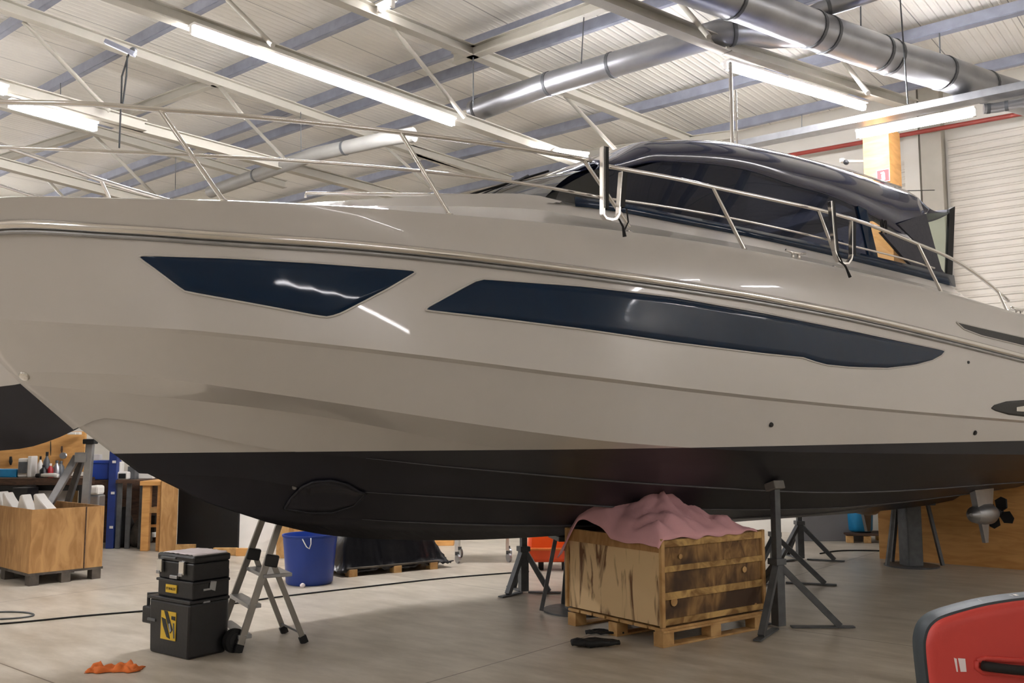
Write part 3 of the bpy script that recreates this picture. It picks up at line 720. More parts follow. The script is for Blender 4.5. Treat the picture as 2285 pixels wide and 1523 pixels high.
# side glazing
BASE = ztr([(1190,447),(1340,461),(1500,490),(1700,530),(1900,577),(2130,636)], 1.44)
def side_glass(name, u0, u1, m, zt=None, s=1, off=0, n=30, uoff=0):
    R = []
    for i in range(n+1):
        u = u0+(u1-u0)*i/n; zb = BASE(u)-.01
        t = zt(u) if zt else (roof_section(max(UR0, min(UR1, u)))[1][1] if u > UR0 else 3.6)
        R.append([W(u, (1.44-.14*k+off)*s, zb+(t-zb)*k) for k in [0, .33, .66, 1]])
    return MB().grid(R).build(name, m, yacht, smooth=True)
for s in (1, -1):
    # forward quarter following the windscreen's raked side, then the long side window
    ztri = lambda u: BASE(u)+.02+(3.6-BASE(u)-.02)*max(0, min(1, (u+1.24)/(1.24-.64)))
    side_glass('windscreen_quarter', -1.24, -.64, 'wglass', ztri, s, n=10)
    side_glass('side_window', -.64, 2.55, 'cglass', None, s)
    side_glass('aft_side_window', 2.60, 3.1, 'wglass', lambda u: ZEDGE(u)+.01, s, n=6)
    # black sill, pillars
    R = []
    for i in range(41):
        u = -1.0+(3.85+1.0)*i/40; h = .05+.05*max(0, (u-1)/3)
        R.append([W(u, 1.452*s, BASE(u)-.02), W(u, (1.45-.01)*s, BASE(u)+h)])
    MB().grid(R).build('window_sill_trim', 'glass', yacht, smooth=True, solid=.01)
    for (u0, u1, wd) in [(2.46, 2.60, .0)]:
        MB().prism([W(u0, 1.45*s, BASE(u0)), W(u1, 1.45*s, BASE(u1)), W(u1+.02, 1.32*s, ZEDGE(u1)), W(u0+.02, 1.32*s, ZEDGE(u0))], Vector((-BN.x, -BN.y, 0))*.02*s).build('window_pillar', 'glass', yacht)
    # aft triangular panel in dark glass/gelcoat
    A = [P(1962, 518, 1.4), P(2052, 545, 1.4), P(2122, 632, 1.4), P(2050, 612, 1.4), P(2010, 572, 1.4)]
    MB().prism([W(a.x, 1.42*s, a.z) for a in A], Vector((-BN.x, -BN.y, 0))*.03*s).build('aft_quarter_panel', 'canvas', yacht)
    A = [P(2000, 500, 1.32), P(2058, 478, 1.3), P(2084, 550, 1.33), P(2114, 629, 1.36), P(2092, 616, 1.36), P(2052, 548, 1.34)]
    if s > 0: MB().prism([W(a.x, 1.34*s, a.z) for a in A], Vector((-BN.x, -BN.y, 0))*.015*s).build('enclosure_side', 'canvas', yacht)
    # clear curtain and its dark aft edge
    A = [P(2060, 478, 1.3), P(2112, 474, 1.3), P(2124, 632, 1.36), P(2114, 629, 1.36), P(2084, 550, 1.33)]
    MB().prism([W(a.x, 1.33*s, a.z) for a in A], Vector((-BN.x, -BN.y, 0))*.004*s).build('clear_curtain', 'clear', yacht)
    if s < 0: continue
    A = [P(2111, 468, 1.3), P(2123, 462, 1.3), P(2133, 636, 1.38), P(2121, 632, 1.38)]
    MB().prism([W(a.x, 1.34*s, a.z) for a in A], Vector((-BN.x, -BN.y, 0))*.03*s).build('curtain_frame', 'rubber', yacht)
# canvas behind the hardtop
R = []
for k in range(9):
    t = k/8; a = P(2060, 442, 1.1); b = P(2120, 463, 1.25); c0 = P(2050, 500, 1.3); d0 = P(2118, 473, 1.3)
    ut = a.x+(b.x-a.x)*t; zt_ = a.z+(b.z-a.z)*t-.05*math.sin(math.pi*t); ul = c0.x+(d0.x-c0.x)*t; zl = c0.z+(d0.z-c0.z)*t-.02*math.sin(math.pi*t)
    half = [(1.33, zl, ul), (1.29, (zl+zt_)/2, (ul+ut)/2), (1.05, zt_, ut), (.5, zt_+.04, ut), (0, zt_+.05, ut)]
    R.append([W(u_, v_, z_) for v_, z_, u_ in half]+[W(u_, -v_, z_) for v_, z_, u_ in reversed(half[:-1])])
MB().grid(R).build('canvas_awning', 'canvas', yacht, smooth=True, solid=.01)
# cabin interior: sole, helm, seats
MB().box(W(1.2, 0, 3.20), (4.0, 2.5, .04), math.atan2(BT.y, BT.x)).build('cabin_floor', 'inner', yacht)
MB().box(W(-.35, -.3, 3.36), (.7, 2.0, .28), math.atan2(BT.y, BT.x)).build('dashboard', 'inner', yacht, bevel=.05)
for (u, v) in [(.9, -.5), (.9, .4), (2.2, -.6)]:
    MB().box(W(u, v, 3.40), (.5, .6, .36), math.atan2(BT.y, BT.x)).box(W(u+.25, v, 3.55), (.12, .6, .5), math.atan2(BT.y, BT.x)).build('helm_seat', 'inner', yacht, bevel=.05)
# railings
def vrail(u): return max(.0, PL['sheer'](u)-.07)
def trace_rail(px, s, vf=vrail):
    out = []
    for (x, y) in px:
        r = on_plan(x, y, vf)
        if r: out.append((r[0], r[1]))
    return out
def smooth_pts(uz, s, vf=vrail, n=40, nose=None):
    f = lerp_fn(uz); u0, u1 = uz[0][0], uz[-1][0]
    pts = [W(u0+(u1-u0)*i/n, vf(u0+(u1-u0)*i/n)*s, f(u0+(u1-u0)*i/n)) for i in range(n+1)]
    return pts
top1 = trace_rail([(0,228),(200,232),(360,245),(600,264),(900,296),(1100,322),(1225,341),(1320,358)], 1)
mid1 = trace_rail([(0,329),(200,336),(400,345),(700,362),(960,384),(1160,408),(1345,441)], 1)
top2 = trace_rail([(1345,369),(1400,379),(1500,397),(1600,419),(1750,451),(1850,474),(1950,505),(2050,545),(2110,570),(2150,592),(2200,628),(2250,671)], 1)
mid2 = trace_rail([(1345,441),(1500,463),(1660,492),(1800,523),(1900,548),(2010,575),(2085,598)], 1)
zt0, zm0 = top1[0][1], mid1[0][1]
def deckz(u):
    sec = deck_section(u); return sec[2][1]
for s in (1, -1):
    # carry the rails forward round the bow
    tf = [(-4.95, zt0+.01), (-4.8, zt0+.005)]+[p for p in top1 if p[0] > -4.75]
    mf = [(-4.95, zm0+.0), (-4.8, zm0)]+[p for p in mid1 if p[0] > -4.75]
    r1 = MB().tube(smooth_pts(tf, s), .0165, 10); ra = r1.build('bow_rail', 'chrome', yacht, smooth=True)
    r2 = MB().tube(smooth_pts(mf, s), .0115, 8).build('middle_rail', 'chrome', ra, smooth=True)
    rb_ = MB().tube(smooth_pts(top2, s), .0165, 10).build('side_rail', 'chrome', yacht, smooth=True)
    MB().tube(smooth_pts(mid2, s), .009, 8).build('middle_rail', 'chrome', rb_, smooth=True)
    for (x0, y0, x1, y1, par) in [(358,247,502,445,ra),(893,295,1004,473,ra),(1303,358,1405,500,ra),(1590,418,1662,553,rb_),(1826,470,1862,560,rb_),(2048,545,2099,644,rb_),(2226,648,2246,688,rb_),(-190,226,-60,440,ra)]:
        a = on_plan(x0, y0, vrail)
        b = on_plan(x1, y1, lambda u: max(0, PL['sheer'](u)-.03))
        if a and b:
            MB().tube([W(a[0], vrail(a[0])*s, a[1]), W(b[0], (PL['sheer'](b[0])-.03)*s, b[1]-.02)], .0145, 10).build('stanchion', 'chrome', par, smooth=True, angle=50)
            MB().lathe(W(b[0], (PL['sheer'](b[0])-.04)*s, ZF['sheer'](b[0])+.0), [(.03, 0), (.028, .012), (.015, .02)], 12).build('stanchion_foot', 'chrome', par)
u0 = -4.95
MB().tube([W(-4.95, vrail(-4.95)*math.cos(t), zt0+.01) if False else W(-4.95-.3*math.sin(t), vrail(-4.95)*math.cos(t), zt0+.01) for t in [math.pi*i/12 for i in range(13)]], .0165, 10).build('bow_rail', 'chrome', yacht, smooth=True)
# fender holders: J-shaped bent strips clamped to the rail
def holder(pts, v, s, wd=.019):
    q = [P(x, y, v) for x, y in pts]; mb = MB(); R = []
    for i, a in enumerate(q):
        b0 = q[max(0, i-1)]; b1 = q[min(len(q)-1, i+1)]; d = Vector((b1.x-b0.x, b1.z-b0.z)).normalized(); n = Vector((-d.y, d.x))*.009
        R.append([W(a.x+n.x, (v+wd)*s, a.z+n.y), W(a.x+n.x, (v-wd)*s, a.z+n.y), W(a.x-n.x, (v-wd)*s, a.z-n.y), W(a.x-n.x, (v+wd)*s, a.z-n.y), W(a.x+n.x, (v+wd)*s, a.z+n.y)])
    mb.grid(R); n0 = len(R)
    mb.f += [(0, 1, 2, 3), ((n0-1)*5, (n0-1)*5+1, (n0-1)*5+2, (n0-1)*5+3)]
    o = mb.build('fender_holder', 'chrome', yacht, bevel=.003)
    pad = MB(); R = []
    for i, a in enumerate(q):
        if 3 <= i <= len(q)-4: 
            if R: pad.grid(R); R = []
            continue
        R.append([W(a.x+.008, (v-wd*.9)*s, a.z), W(a.x+.04, (v-wd*.9)*s, a.z), W(a.x+.04, (v+wd*.9)*s, a.z), W(a.x, (v+wd*.9)*s, a.z)])
    if R: pad.grid(R)
    pad.build('holder_pad', 'rubber', o, solid=.004)
    return o
H1 = [(1344,327),(1344,400),(1344,465),(1344,480),(1350,488),(1362,491),(1372,489),(1379,478),(1380,462),(1383,420),(1386,384)]
H2 = [(1852,449),(1856,505),(1861,560),(1864,573),(1870,583),(1880,588),(1890,588),(1897,578),(1899,568),(1899,530),(1899,494)]
for s in (1, -1):
    h1 = holder(H1, 1.92, s); h2 = holder(H2, 1.90, s)
    for (hh, strap) in ((h1, [(1381,488),(1390,505),(1394,528)]), (h2, [(1872,582),(1886,592),(1897,618)])):
        q = [P(x, y, 1.93) for x, y in strap]; MB().tube([W(a.x, 1.93*s, a.z) for a in q], [.006, .008, .014], 6).build('strap', 'rubber', hh)
        q = [P(x, y, 1.93) for x, y in ([(1398,465),(1402,495),(1394,512)] if hh is h1 else [(1868,560),(1880,586),(1888,598)])]
        MB().tube([W(a.x, 1.93*s, a.z) for a in q], .006, 6).build('strap', 'rubber', hh)
q = P(1940, 512, 1.45)
MB().tube([W(q.x+.04*math.cos(t), 1.6, q.z+.06*math.sin(2*t)) for t in [i*.5 for i in range(16)]], .01, 6).build('rope_coil', 'rubber', yacht)
# stern drive pod under the stern
pd = P(2195, 1150, .75)
pod = MB().lathe(W(pd.x, .75, pd.z+.02), [(.02, -.26), (.09, -.2), (.12, -.05), (.12, .1), (.08, .2), (.03, .25)], 20, axis=(BT.x, BT.y, 0))
pod.prism([W(pd.x-.16, .72, pd.z+.05), W(pd.x+.12, .72, pd.z+.05), W(pd.x+.2, .72, pd.z+.45), W(pd.x-.26, .72, pd.z+.45)], Vector((BN.x, BN.y, 0))*.07)
pod.prism([W(pd.x-.12, .74, pd.z-.02), W(pd.x+.06, .74, pd.z-.02), W(pd.x+.02, .74, pd.z-.3), W(pd.x-.04, .74, pd.z-.3)], Vector((BN.x, BN.y, 0))*.04)
podo = pod.build('drive_pod', 'galvl', yacht, smooth=True, angle=35)
pr = MB()
for k in range(4):
    a = k*math.pi/2+.4; n = Vector((BT.x, BT.y, 0)); c = W(pd.x+.3, .75, pd.z+.02); r1 = Vector((0, 0, 1)); r2 = Vector((BN.x, BN.y, 0))
    d = r1*math.cos(a)+r2*math.sin(a); e = r1*-math.sin(a)+r2*math.cos(a)
    pr.prism([c+d*.04-e*.03, c+d*.12-e*.08, c+d*.19-e*.03, c+d*.19+e*.03, c+d*.1+e*.07, c+d*.04+e*.03], n*.012+e*.01)
pr.lathe(W(pd.x+.3, .75, pd.z+.02), [(.05, -.07), (.05, .05), (.02, .09)], 14, axis=(BT.x, BT.y, 0))
pr.build('propeller', 'rubber', podo, smooth=True, angle=35)
mirror(pod).build('drive_pod', 'galvl', yacht, smooth=True, angle=35)
# ================================================================= second yacht at the left edge
def simple_boat():
    root = thing('motor_yacht', 'second yacht with black bottom, cut off by the left edge behind the big yacht', 'boat', (0, 0, 0))
    def sec(u):   # u from bow 0 aft
        k = min(1, u/5.5); b = 1.7*(1-(1-k)**2.4)
        keel = .98-.28*min(1, u/3.0)**.6+.42*max(0, 1-u/1.2)**2
        return [(0, keel), (b*.5, keel+.28), (b*.84, keel+.62), (b*.88, keel+.64), (b, 2.2), (b*1.04+.04, 3.0), (b+.02, 3.25), (0, 3.35)]
    for nm, m, rng in (('hull_bottom', 'black_af', (0, 1, 2, 3)), ('hull', 'gel', (3, 4, 5, 6, 7))):
        mb = MB()
        for s in (1, -1):
            R = []
            for i in range(40):
                u = 9*(i/39)**1.4; S = sec(u); R.append([Vector((u-.38*(max(0, S[j][1]-.9)), S[j][0]*s, S[j][1])) for j in rng])
            mb.grid(R)
        mb.build(nm, m, root, smooth=True, angle=30)
    return root
b2 = simple_boat(); b2.location = (-4.3, 9.9, .62); b2.rotation_euler = (0, 0, math.radians(166))
# ================================================================= stands and trestles
def boat_stand(name, base, ztop, label, group='steel boat stands', pad_tilt=(0, 0), leglen=.42, legz=.5, rz=0, plate=True, m='galv'):
    t = thing(name, label, 'boat stand', (base[0], base[1], 0), rz)
    t['group'] = group
    MB().box((0, 0, legz/2+.02), (.085, .085, legz), 0).build('lower_post', m, t, bevel=.004)
    MB().box((0, 0, (legz+ztop-.06)/2), (.06, .06, ztop-.06-legz+.1), 0).build('inner_post', 'galvl' if m == 'galvl' else m, t, bevel=.004)
    MB().box((0, 0, legz+.02), (.11, .11, .05), 0).build('collar', m, t, bevel=.004)
    for k in range(3):
        a = math.radians(90+120*k); d = Vector((math.cos(a), math.sin(a), 0))
        MB().beam(Vector((0, 0, legz-.02))+d*.03, d*leglen+Vector((0, 0, .02)), .05, .05).build('leg', m, t)
    mb = MB()
    for k in range(3):
        a = math.radians(90+120*k); d = Vector((math.cos(a), math.sin(a), 0)); e = Vector((-d.y, d.x, 0))
        mb.beam(d*leglen*.2+Vector((0, 0, .012)), d*(leglen+.12)+Vector((0, 0, .012)), .06, .012)
    mb.build('base_frame', m, t)
    MB().box((0, 0, ztop-.02), (.12, .12, .07), .5, M3=Matrix.Rotation(pad_tilt[0], 3, 'X') @ Matrix.Rotation(pad_tilt[1], 3, 'Y')).build('pad', 'pad' if 'pad' in M else 'galvl', t, bevel=.01)
    return t
M['pad'] = mat('grey_pad_rubber', (128, 124, 118), .8, 0, .1, 20)
def under(p, dz=.0):    # hull height straight above a floor point
    r = BVH.ray_cast(Vector((p[0], p[1], .3)), Vector((0, 0, 1)))
    return r[0].z if r[0] else 1.0
q = fl(1738, 1400); zz = under(q)
boat_stand('boat_stand', q, zz-.03, 'nearest tall grey boat stand, right of the wooden crate with pink sheet', rz=.5, leglen=.5, pad_tilt=(-.3, 0), legz=.52)
q = fl(1168, 1322); boat_stand('boat_stand', q, under(q)-.03, 'dark green boat stand seen between the black sheeting heap and the orange machine', rz=.4, leglen=.26, legz=.42)
q = fl(1732, 1300); boat_stand('boat_stand', q, under(q)-.03, 'boat stand partly hidden directly behind the nearest tall stand', rz=.2, leglen=.5, legz=.5)
q = fl(1786, 1248); boat_stand('boat_stand', q, under(q)-.03, 'farthest boat stand with splayed legs, seen right of the nearest stand', rz=.1, leglen=.42, legz=.45)
def trestle(q, zt, label):
    t = thing('keel_trestle', label, 'trestle', (q[0], q[1], 0)); t['group'] = 'keel trestles'
    MB().lathe((0, 0, 0), [(.32, 0), (.32, .015)], 28).build('base_plate', 'galv', t)
    MB().box((0, 0, zt/2-.05), (.2, .2, zt-.1), .2).build('post', 'galv', t, bevel=.01)
    MB().box((0, 0, zt-.14), (.46, .4, .04), .2).build('top_plate', 'galv', t, bevel=.005)
    MB().box((0, 0, zt-.065), (.5, .42, .12), .25).build('pad', 'rubber', t, bevel=.03)
    for k in range(4):
        a = math.radians([200, 340, 70, 110][k]); d = Vector((math.cos(a), math.sin(a)*.8, 0))
        MB().beam(d*.22+Vector((0, 0, zt-.16)), d*.36+Vector((0, 0, .02)), .05, .035).build('leg', 'galv', t)
    return t
q = fl(2034, 1262); trestle(q, under(q)-.005, 'short keel trestle under the stern with black rubber pad on top')
q = fl(1290, 1362); trestle(q, under(q)-.005, 'keel trestle mostly hidden behind the left end of the wooden crate')
def blocks(root, xs, ys, d, m, z=None, sc=(1, 1)):
    for x in xs:
        for y in ys: MB().box((x, y, d[2]/2 if z is None else z), d).build('pallet_block', m, root, bevel=.003)
# ================================================================= wooden crate on pallet, right
cr = fl(1480, 1446); CRZ = math.atan2(.6, .8)
crate = thing('wooden_crate', 'weathered wooden crate on a pallet with a pink sheet on top, under the hull', 'crate', (cr.x, cr.y, 0), CRZ)
LX, LY, HZ, PH = 1.19, 1.1, .80, .155        # local x runs to the right face, local y to the left face
mb = MB()
for y in (.05, LY/2, LY-.05):
    pass
for y in (.05, LY/2, LY-.05): mb.box((LX/2, y, .008), (LX, .1, .016))
mb.build('pallet_runners', 'pine', crate, bevel=.003); blocks(crate, (.06, LX/2, LX-.06), (.05, LY/2, LY-.05), (.12, .1, .09), 'pine', z=.061)
mb = MB(); [mb.box((LX/2, (i+.5)*LY/7, PH-.025), (LX+.01, LY/7-.02, .022)) for i in range(7)]; mb.box((LX/2, .04, PH-.042), (LX, .09, .018)); mb.build('pallet_deck', 'pine', crate, bevel=.002)
mb = MB(); n = 5                                # right-hand face (y = 0): horizontal boards
mb = MB(); hh = (HZ-PH)/n
MB().box((LX/2, .012, (PH+HZ)/2), (LX-.02, .018, HZ-PH)).build('side_boards', 'old', crate)
for i, z in enumerate([PH+.03, PH+.22, PH+.42, HZ-.035]):
    MB().box((LX/2, -.004, z), (LX-.03, .012, .045+.01*(i % 2))).build('batten', 'pine2' if 'pine2' in M else 'pine', crate, bevel=.002)
MB().box((.012, LY/2, (PH+HZ)/2), (.018, LY-.02, HZ-PH)).build('side_sheet', 'grain', crate)   # left-hand face
MB().box((-.004, LY/2, HZ-.05), (.012, LY-.02, .10)).build('top_rail', 'plyd', crate)
MB().box((LX/2, LY-.012, (PH+HZ)/2), (LX-.02, .018, HZ-PH)).build('side_boards', 'old', crate)
MB().box((LX-.012, LY/2, (PH+HZ)/2), (.018, LY-.04, HZ-PH)).build('side_sheet', 'grain', crate)
for (x, y) in [(0, 0), (LX, 0), (0, LY), (LX, LY)]: MB().box((x, y, (PH+HZ)/2), (.035, .03, HZ-PH+.01)).build('corner_post', 'pine', crate, bevel=.003)
MB().box((LX*.5, LY*.5, HZ-.05), (LX-.05, LY-.05, .02)).build('lid', 'plyd', crate)
for (x, z, s_) in [(.12, .33, .07), (.95, .5, .05), (1.08, .2, .04), (.2, .66, .04)]:
    MB().lathe((x, -.004, z), [(s_*.5, 0), (s_*.5, .004), (s_*.2, .006)], 12, axis=(0, -1, 0)).build('knot_plug', 'pine', crate)
# pink sheet
def N(x, y, z=0): return noise.noise(Vector((x, y, z)))
R = []
NX, NY = 64, 56
for i in range(NX+1):
    row = []
    for j in range(NY+1):
        a = i/NX; b = j/NY
        x = -.045+(LX*.93+.045)*a; y = -.025+(LY+.10)*b
        x += .03*N(b*5, 3.1, 1); y += .04*N(a*6, 7.7, 2)
        eb = min(1, min(a/.1, (1-a)/.1, b/.1, (1-b)/.1))
        z = HZ+.012+eb*(.02+.11*max(0, 1.1*N(x*2.3, y*2.1, 5)+.35)+.075*abs(N(x*5+y*3, y*4, 9))+.04*abs(N(x*12, y*9+x*6, 4)))
        # peak over something tall, and its ridges
        dx, dy = x-.42, y-.42; d = math.hypot(dx*1.0, dy*1.1); ang = math.atan2(dy, dx)
        z += .26*max(0, 1-d/.42)*(1+.15*math.cos(4*ang+1)) if d < .42 else 0
        dl = math.hypot((x-.05)/.35, (y-.82)/.3); z += .14*max(0, 1-dl*dl)
        e = min(1, min(a/.07, (1-a)/.05, b/.06, (1-b)/.06)); z -= 0
        ov = max(0, -x)+max(0, -y)*.6
        z -= ov*1.3
        if y > LY-.18 and x < .06: z -= .16*(y-(LY-.18))/.2
        row.append(Vector((x, y, z)))
    R.append(row)
sh = MB().grid(R).build('pink_sheet', 'pink', loc=(cr.x, cr.y, 0), rot=CRZ, smooth=True, solid=.006)
tag(sh, 'crumpled pink sheet draped over the wooden crate under the hull', 'sheet')
# black hoses in front of the crate
hs = fl(1335, 1438)
for k, (lab, yy, L) in enumerate([('lower black folded umbrella-like bundle on the floor before the crate pallet', 1444, .36), ('upper thin bundle of black cables pushed under the crate pallet', 1418, .3)]):
    p = fl(1330+20*k, yy); mb = MB()
    for r_ in range(5 if k == 0 else 7):
        pts = [p+Vector((-L*.5+L*i/8, .05*N(i*.5, r_*3.3)+.012*r_, (.028 if k == 0 else .02)+.02*abs(N(i*.7, r_*2.1)))) for i in range(9)]
        mb.tube(pts, [.012+.016*math.sin(math.pi*min(1, (i+1)/9)) for i in range(9)] if k == 0 else .008, 7)
    tag(mb.build('cable_bundle', 'rubber', smooth=True), lab, 'cable')
# ================================================================= rolling toolbox
tb = fl(420, 1474); TRZ = math.atan2(-.585, .81)
box = thing('rolling_toolbox', 'black stacked rolling toolbox with yellow labels and a white cloth on its lid', 'toolbox', (tb.x, tb.y, 0), TRZ)
D = .33
box.scale = (1, 1, .955)
def rbox(x0, x1, y0, y1, z0, z1, name, m='black', bev=.012, taper=0, par=box):
    vs = [(x0+taper, y0+taper*.5, z0), (x1-taper, y0+taper*.5, z0), (x1-taper, y1, z0), (x0+taper, y1, z0), (x0, y0, z1), (x1, y0, z1), (x1, y1, z1), (x0, y1, z1)]
    return MB().add(vs, [(3,2,1,0),(4,5,6,7),(0,1,5,4),(1,2,6,5),(2,3,7,6),(3,0,4,7)]).build(name, m, par, bevel=bev)
rbox(-.50, 0, 0, D, .0, .405, 'lower_bin', taper=.012, bev=.02)
rbox(-.51, .012, -.012, D, .405, .43, 'bin_rim', bev=.006)
rbox(-.43, 0, .02, D, .43, .56, 'drawer_unit')
rbox(-.44, .01, .01, D, .545, .565, 'tray_rim', bev=.005)
rbox(-.43, 0, .02, D, .565, .70, 'upper_box', taper=.004)
rbox(-.44, .012, .012, D, .70, .755, 'lid', bev=.016)
for x in (-.39, -.12):
    l = rbox(x-.03, x+.03, -.006, .02, .61, .71, 'latch', 'chrome', .006); rbox(x-.022, x+.022, -.012, .0, .60, .625, 'latch_tongue', 'galvl', .003, par=l)
rbox(-.26, -.17, -.002, .02, .575, .60, 'lock_hasp', 'galvl', .004)
rbox(-.38, -.2, .0, .02, .72, .735, 'carry_handle', 'galv', .004)
lb = rbox(-.32, -.19, .012, .022, .465, .525, 'brand_label', 'yellow', .001)
text_mesh('label_text', 'STANLEY', .028, 'black', lb, (-.255, .011, .495), (1, 0, 0), (0, 0, 1))
lb = rbox(-.34, -.16, -.003, .002, .12, .33, 'product_label', 'yellow', .001)
def flat(poly, m, name, par, y): return MB().prism([(x, y, z) for x, z in poly], (0, .002, 0)).build(name, m, par)
flat([(-.30, .33), (-.26, .33), (-.19, .20), (-.22, .17)], 'black', 'label_picture', lb, -.006)
flat([(-.33, .28), (-.28, .27), (-.22, .13), (-.26, .14), (-.31, .22)], 'black', 'label_picture', lb, -.006)
flat([(-.21, .30), (-.165, .30), (-.165, .27), (-.21, .275)], 'black', 'label_picture', lb, -.006)
flat([(-.19, .25), (-.175, .25), (-.165, .14), (-.18, .14)], 'galv', 'label_picture', lb, -.006)
flat([(-.24, .24), (-.225, .245), (-.205, .19), (-.225, .18)], 'galvl', 'label_picture', lb, -.007)
mb = MB(); mb.tube([(-.52, .1, .28), (-.6, .06, .30), (-.6, .06, .42), (-.52, .1, .42)], .014, 8)
mb.build('folding_handle', 'black', box, smooth=True)
rbox(-.62, -.5, .02, .16, .2, .33, 'side_holder', 'black', .012)
rbox(-.51, -.41, -.006, .01, .235, .255, 'holder_clip', 'galv', .003)
for (x, z) in [(.006, .5), (.006, .41)]: rbox(0, .012, .1, .16, z-.008, z+.008, 'side_latch', 'galvl', .002)
flat_ = MB().prism([(.006, .16, .56), (.006, .21, .55), (.006, .20, .48), (.006, .15, .5)], (.004, 0, 0)).build('grey_sticker', 'galvl', box)
for x in (.035, -.535):
    wh = MB().lathe((x, D+.03, .088), [(.088, -.022), (.09, -.015), (.09, .015), (.088, .022)], 30, axis=(1, 0, 0)).build('wheel', 'rubber', box, smooth=True, angle=40)
    MB().lathe((x, D+.03, .088), [(.055, -.024), (.055, .024)], 24, axis=(1, 0, 0)).lathe((x, D+.03, .088), [(.012, -.03), (.012, .03)], 10, axis=(1, 0, 0)).build('hub', 'black', wh, smooth=True, angle=40)
MB().tube([(-.53, D+.03, .088), (.035, D+.03, .088)], .012, 8).build('axle', 'galv', box)
mb = MB()
for s_ in (-.4, -.05): mb.tube([(s_, D+.02, .1), (s_, D+.02, .62)], .011, 8)
mb.tube([(-.4, D+.02, .62), (-.05, D+.02, .62)], .013, 8); mb.build('pull_handle', 'galv', box)
R = [[Vector((-.41+.4*i/14, .03+.29*j/12, .758+.012*abs(N(i*.5, j*.4, 2))-.02*max(0, abs(i/7-1)-.85)*6)) for j in range(13)] for i in range(15)]
cl = MB().grid(R).build('white_cloth', 'paper', loc=(tb.x, tb.y, -.032), rot=TRZ, smooth=True, solid=.004); tag(cl, 'thin pinkish white cloth lying on the toolbox lid', 'cloth')
# orange rag
p = fl(255, 1496); R = []
for i in range(25):
    row = []
    for j in range(13):
        x = -.17+.34*i/24; y = -.06+.13*j/12; x += .02*N(j*.5, 1); y += .05*N(i*.22, 4)+x*.1
        edge = min(1, min(i, 24-i, j, 12-j)/2.0)
        row.append(Vector((p.x+x, p.y+y, .004+edge*(.012+.05*max(0, N(i*.3, j*.35, 3)+.25)))))
    R.append(row)
tag(MB().grid(R).build('rag', 'rag', smooth=True, solid=.004), 'crumpled orange rag on the floor in front of the toolbox', 'rag')
# ================================================================= stepladders
def stepladder(label, FL, FR, RL, RR, top, platform_z, steps, m='alu', world=True):
    FL, FR, RL, RR = map(Vector, (FL, FR, RL, RR)); c = (FL+FR+RL+RR)/4
    t = thing('stepladder', label, 'ladder', (c.x, c.y, 0), world=True)
    up = Vector((0, 0, top)); apF = (FL+RL)/2; apG = (FR+RR)/2
    w = (FR-FL).normalized()
    TL = FL.lerp(RL, .72)+up+w*.05; TR = FR.lerp(RR, .72)+up-w*.05
    rail = []
    MB().beam(FL, TL, .05, .028, up=w).build('front_rail', m, t, bevel=.003); MB().beam(FR, TR, .05, .028, up=w).build('front_rail', m, t, bevel=.003)
    kz = (platform_z+.12)/top
    HL = FL.lerp(TL, kz)+(RL-FL).normalized()*.03; HR = FR.lerp(TR, kz)+(RR-FR).normalized()*.03
    MB().beam(RL, HL, .04, .024, up=w).build('rear_leg', m, t, bevel=.003); MB().beam(RR, HR, .04, .024, up=w).build('rear_leg', m, t, bevel=.003)
    for z in steps:
        a = FL.lerp(TL, z/top); b = FR.lerp(TR, z/top); d = (RL-FL).normalized()*.05
        MB().box((a+b)/2+d*.3, ((b-a).length+.02, .10, .03), math.atan2(w.y, w.x)).build('step', 'galvl', t, bevel=.004)
    a = FL.lerp(TL, platform_z/top); b = FR.lerp(TR, platform_z/top); dd = (RL-FL); dd.z = 0; dd.normalize()
    MB().box((a+b)/2+dd*.12, ((b-a).length, .22, .028), math.atan2(w.y, w.x)).build('platform', 'galvl', t, bevel=.005)
    for A in (HL, HR): MB().beam(A-Vector((0, 0, .0))-dd*.05, A+dd*.05-Vector((0, 0, .02)), .07, .09, up=(0, 0, 1)).build('hinge_bracket', 'black', t, bevel=.01)
    MB().tube([RL.lerp(HL, .12), RR.lerp(HR, .12)], .008, 6).build('rear_brace', 'galv', t)
    for A, B in ((FL, TL), (FR, TR), (RL, HL), (RR, HR)):
        d = (B-A).normalized(); MB().beam(A+d*.0, A+d*.06, .058, .034, up=w).build('rubber_foot', 'rubber', t, bevel=.004)
    MB().beam(TL, TR, .05, .03).build('top_bow', m, t, bevel=.005)
    return t
stepladder('aluminium stepladder standing between the toolbox and the blue tub', fl(487, 1422), fl(530, 1456), fl(636, 1412), fl(680, 1434), 1.12, .53, [.11, .32])
# ================================================================= blue tub
p = fl(690, 1300)
tub = thing('plastic_tub', 'big round blue plastic tub behind the stepladder', 'tub', (p.x, p.y, 0))
MB().lathe((0, 0, 0), [(.235, 0), (.25, .02), (.268, .25), (.29, .5), (.30, .505), (.30, .525), (.285, .525), (.28, .5), (.25, .25), (.235, .03)], 40).build('tub_body', 'blue', tub, smooth=True, angle=40)
MB().tube([(-.02, -.292, .50), (.03, -.31, .42), (.06, -.31, .40), (.075, -.305, .45), (.07, -.295, .51)], .006, 6).build('rope_handle', 'white', tub, smooth=True)
q = fl(675, 1310); tag(MB().lathe(q, [(.02, 0), (.03, .02), (.025, .035), (.01, .045)], 7).build('paper_scrap', 'paper'), 'white scrap of paper at the foot of the blue tub', 'scrap')
